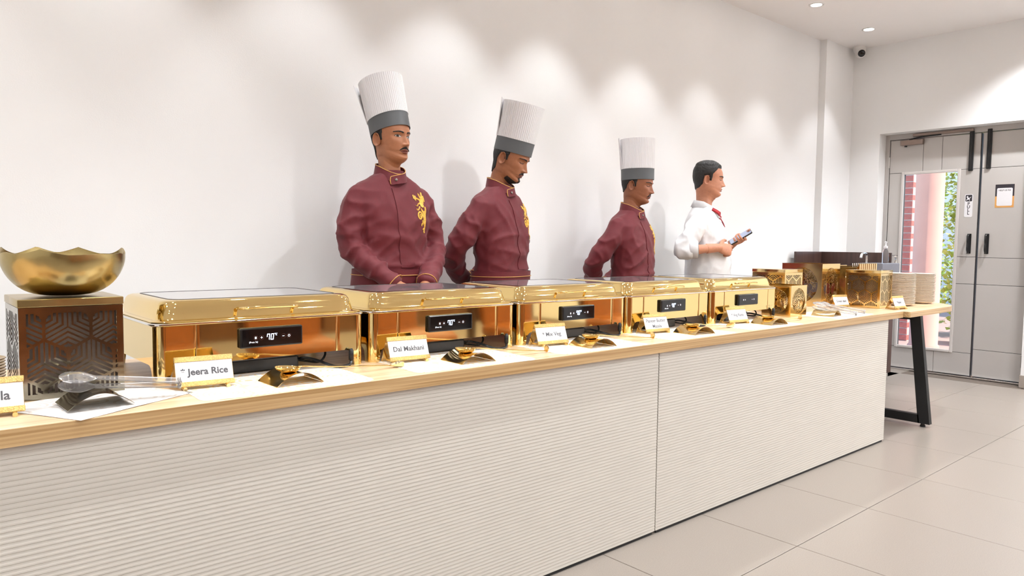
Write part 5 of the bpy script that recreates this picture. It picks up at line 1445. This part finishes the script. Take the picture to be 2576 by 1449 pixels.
# man in white shirt with a phone
W4 = [(-.64, .182, .150, .126, .012), (-.54, .188, .172, .124, .010), (-.45, .190, .178, .120, .010), (-.36, .188, .166, .121, .012), (-.27, .190, .144, .124, .016), (-.20, .190, .118, .122, .018),
      (-.155, .182, .100, .112, .020), (-.128, .160, .086, .098, .022), (-.108, .128, .076, .088, .022), (-.088, .092, .068, .080, .020), (-.066, .072, .064, .074, .016)]
Z4 = 1.450
def up(a): return (a[0], a[1], a[2])
aR = [(-.150, .03, 1.296), (-.232, .075, 1.19), (-.282, .125, 1.088), (-.272, .045, 1.092), (-.205, -.085, 1.104)]
aL = [(.150, .03, 1.288), (.215, .03, 1.17), (.235, -.02, 1.07), (.19, -.11, 1.085), (.098, -.188, 1.150)]
PH_C = Vector((.020, -.222, 1.178)); PH_U = Vector((-.02, -.84, .54)).normalized(); PH_N = Vector((-.42, .46, .78)); PH_N = (PH_N - PH_U * PH_N.dot(PH_U)).normalized(); PH_R = PH_U.cross(PH_N)
hl_d = -(PH_R if PH_R.x > 0 else -PH_R)
o4, hd4, gar4, bvh4 = person((4.215, 2.84), 31, Z4, (.004, .99, 5, 4, 0, .9), W4, aR, aL,
    ((-.202, -.090, 1.103), (.60, -.78, -.14), (.80, .58, -.25), 1, (.75, 1.0, .6), 0, .35, 1.0, [(.35, .9, .5), (.6, 1.0, .6), (.8, 1.1, .6), (.95, 1.1, .6)]),
    (PH_C - hl_d * .078 - PH_N * .024 - PH_U * .012, hl_d, PH_N, -1, (.55, .95, .8), .02, .25, 1.0, [(.15, .4, .3), (.5, 1.0, .9), (.55, 1.0, .9), (.6, 1.0, .9)]),
    SK4, 'person in white shirt with rolled sleeves and red neck ribbon, looking at a phone', [.056, .064, .060, .056], M_SHIRT, 9.4, True)
eyes(hd4, o4, 0); brows(hd4, o4, .0038); lips(hd4, o4, LP4)
def m_hair(x, z, t):
    a = np.abs(t)
    line = np.interp(a, [0, .45, .8, 1.15, 1.32, 1.36, 1.50, 1.52, 1.80, 1.95, 2.3, 3.3], [.183, .186, .184, .160, .142, .098, .098, .134, .130, .075, .050, .030])
    th_ = np.interp(a, [0, .7, 1.2, 2.0, 3.2], [1.0, .95, .45, .35, .45])
    return np.where(z > line, np.clip((z - line) / .010, .25, 1) * np.maximum(th_, np.clip((z - .175) / .03, 0, 1)), 0)
hd4.patch('hair', M_HAIR, o4, m_hair, .0125, -pi, pi, .025, .2262, .0028, .0006, False, .0016)
# rolled cuffs, shirt collar, buttons placket, ribbon
for A in (aR, aL):
    a, b = Vector(A[2]), Vector(A[3]); d = (b - a).normalized(); c = b - d * .012
    mb = MB(); mb.tube([c - d * .030, c - d * .026, c + d * .022, c + d * .026, c + d * .020], [.056, .0605, .0600, .055, .046], 22, cap=True); mb.build('rolled_cuff', M_SHIRT, gar4, True, 60)
cm = MB(); n = 60; rows = [[], [], []]
for i in range(n + 1):
    a = radians(22 + (360 - 44) * i / n); fr = cos(a); x_, y_ = sin(a), -cos(a)
    tip = max(0, 1 - min(i, n - i) / 9)
    zt = Z4 - .052 - .040 * max(fr, 0) + .014 * max(-fr, 0)
    rows[0].append((.070 * x_, .016 + .070 * y_, zt - .030)); rows[1].append((.069 * x_, .016 + .069 * y_ - .006 * max(fr, 0), zt + .008))
    ro_ = .088 + .016 * tip
    rows[2].append((ro_ * x_, .016 + ro_ * y_ - .016 * max(fr, 0), zt - .036 - .030 * tip))
vs = [p for r in rows for p in r]; N = n + 1
cm.add(vs, [(k * N + i, k * N + i + 1, (k + 1) * N + i + 1, (k + 1) * N + i) for k in range(2) for i in range(n)])
oc = cm.build('collar', M_SHIRT, o4, True, 60); md = oc.modifiers.new('t', 'SOLIDIFY'); md.thickness = .002
cloth_grid(bvh4, lambda z: (-.016, .018), [Z4 - .135 - .40 * i / 24 for i in range(25)], 4, .0022).build('button_placket', M_SHIRT, o4, True, 60)
for k in range(5):
    z = Z4 - .18 - .075 * k; p = conform(bvh4, [(0.001, z)], .0045)[0]
    mb = MB(); mb.M = Matrix.Translation(p) @ Matrix.Rotation(pi / 2, 4, 'X'); mb.lathe([(.005, 0), (.005, .0015), (.0005, .0018)], 12, (0, 0, 0), True, True).build('button', M_HATW, o4, True)
def ribbon(pts, w, name):
    P = smooth_path(pts, 6); mb = MB(); A, B = [], []
    for i, p in enumerate(P):
        t = (P[min(i + 1, len(P) - 1)] - P[max(i - 1, 0)]).normalized(); nrm = Vector((p.x, p.y - .016, .02)).normalized(); s = t.cross(nrm).normalized()
        ww = w[0] + (w[1] - w[0]) * i / (len(P) - 1); A.append(tuple(p + s * ww)); B.append(tuple(p - s * ww))
    k = len(A); mb.add(A + B, [(i, i + 1, k + i + 1, k + i) for i in range(k - 1)])
    q = mb.build(name, M_RED, None, True); md = q.modifiers.new('t', 'SOLIDIFY'); md.thickness = .003; md.offset = 0
    return q
kn = Vector(conform(bvh4, [(.004, Z4 - .150)], .010)[0])
rb = ribbon([(-.080, -.040, Z4 - .092), (-.058, -.082, Z4 - .118), tuple(kn)], (.011, .013), 'neck_ribbon'); rb.parent = o4
r2 = ribbon([tuple(kn), (.050, -.086, Z4 - .118), (.078, -.040, Z4 - .092)], (.013, .011), 'ribbon_band'); r2.parent = rb
t1 = Vector(conform(bvh4, [(.034, Z4 - .205)], .016)[0]); t2 = Vector(conform(bvh4, [(.062, Z4 - .190)], .014)[0])
r3 = ribbon([tuple(kn), tuple((kn + t1) / 2 + Vector((0, -.006, 0))), tuple(t1)], (.009, .019), 'ribbon_tail'); r3.parent = rb
r4 = ribbon([tuple(kn), tuple((kn + t2) / 2 + Vector((0, -.005, 0))), tuple(t2)], (.008, .016), 'ribbon_tail'); r4.parent = rb
mb = MB(); mb.M = Matrix.Translation(kn + Vector((0, -.004, 0))); mb.rbox(-.012, .012, -.008, .006, -.011, .011, .004, .003, 2).build('ribbon_knot', M_RED, rb, True)
# phone in the left hand
Mp = Matrix.Translation((4.215, 2.84, 0)) @ Matrix.Rotation(radians(31), 4, 'Z') @ Matrix.Translation(PH_C) @ Matrix(((PH_R.x, PH_U.x, PH_N.x, 0), (PH_R.y, PH_U.y, PH_N.y, 0), (PH_R.z, PH_U.z, PH_N.z, 0), (0, 0, 0, 1)))
ph = empty('smartphone', label='black smartphone with lit pale screen held by the person in the white shirt', cat='phone'); ph.matrix_world = Mp
MB().rbox(-.0375, .0375, -.0785, .0785, -.0045, .0045, .009, .0015, 4).build('phone_body', M_BLACK, ph, True, 40)
MB().rbox(-.0345, .0345, -.0755, .0755, .0044, .0050, .007, .0001, 4).build('screen', emit('phone_screen', (0.30, 0.34, 0.46), 0.22), ph)
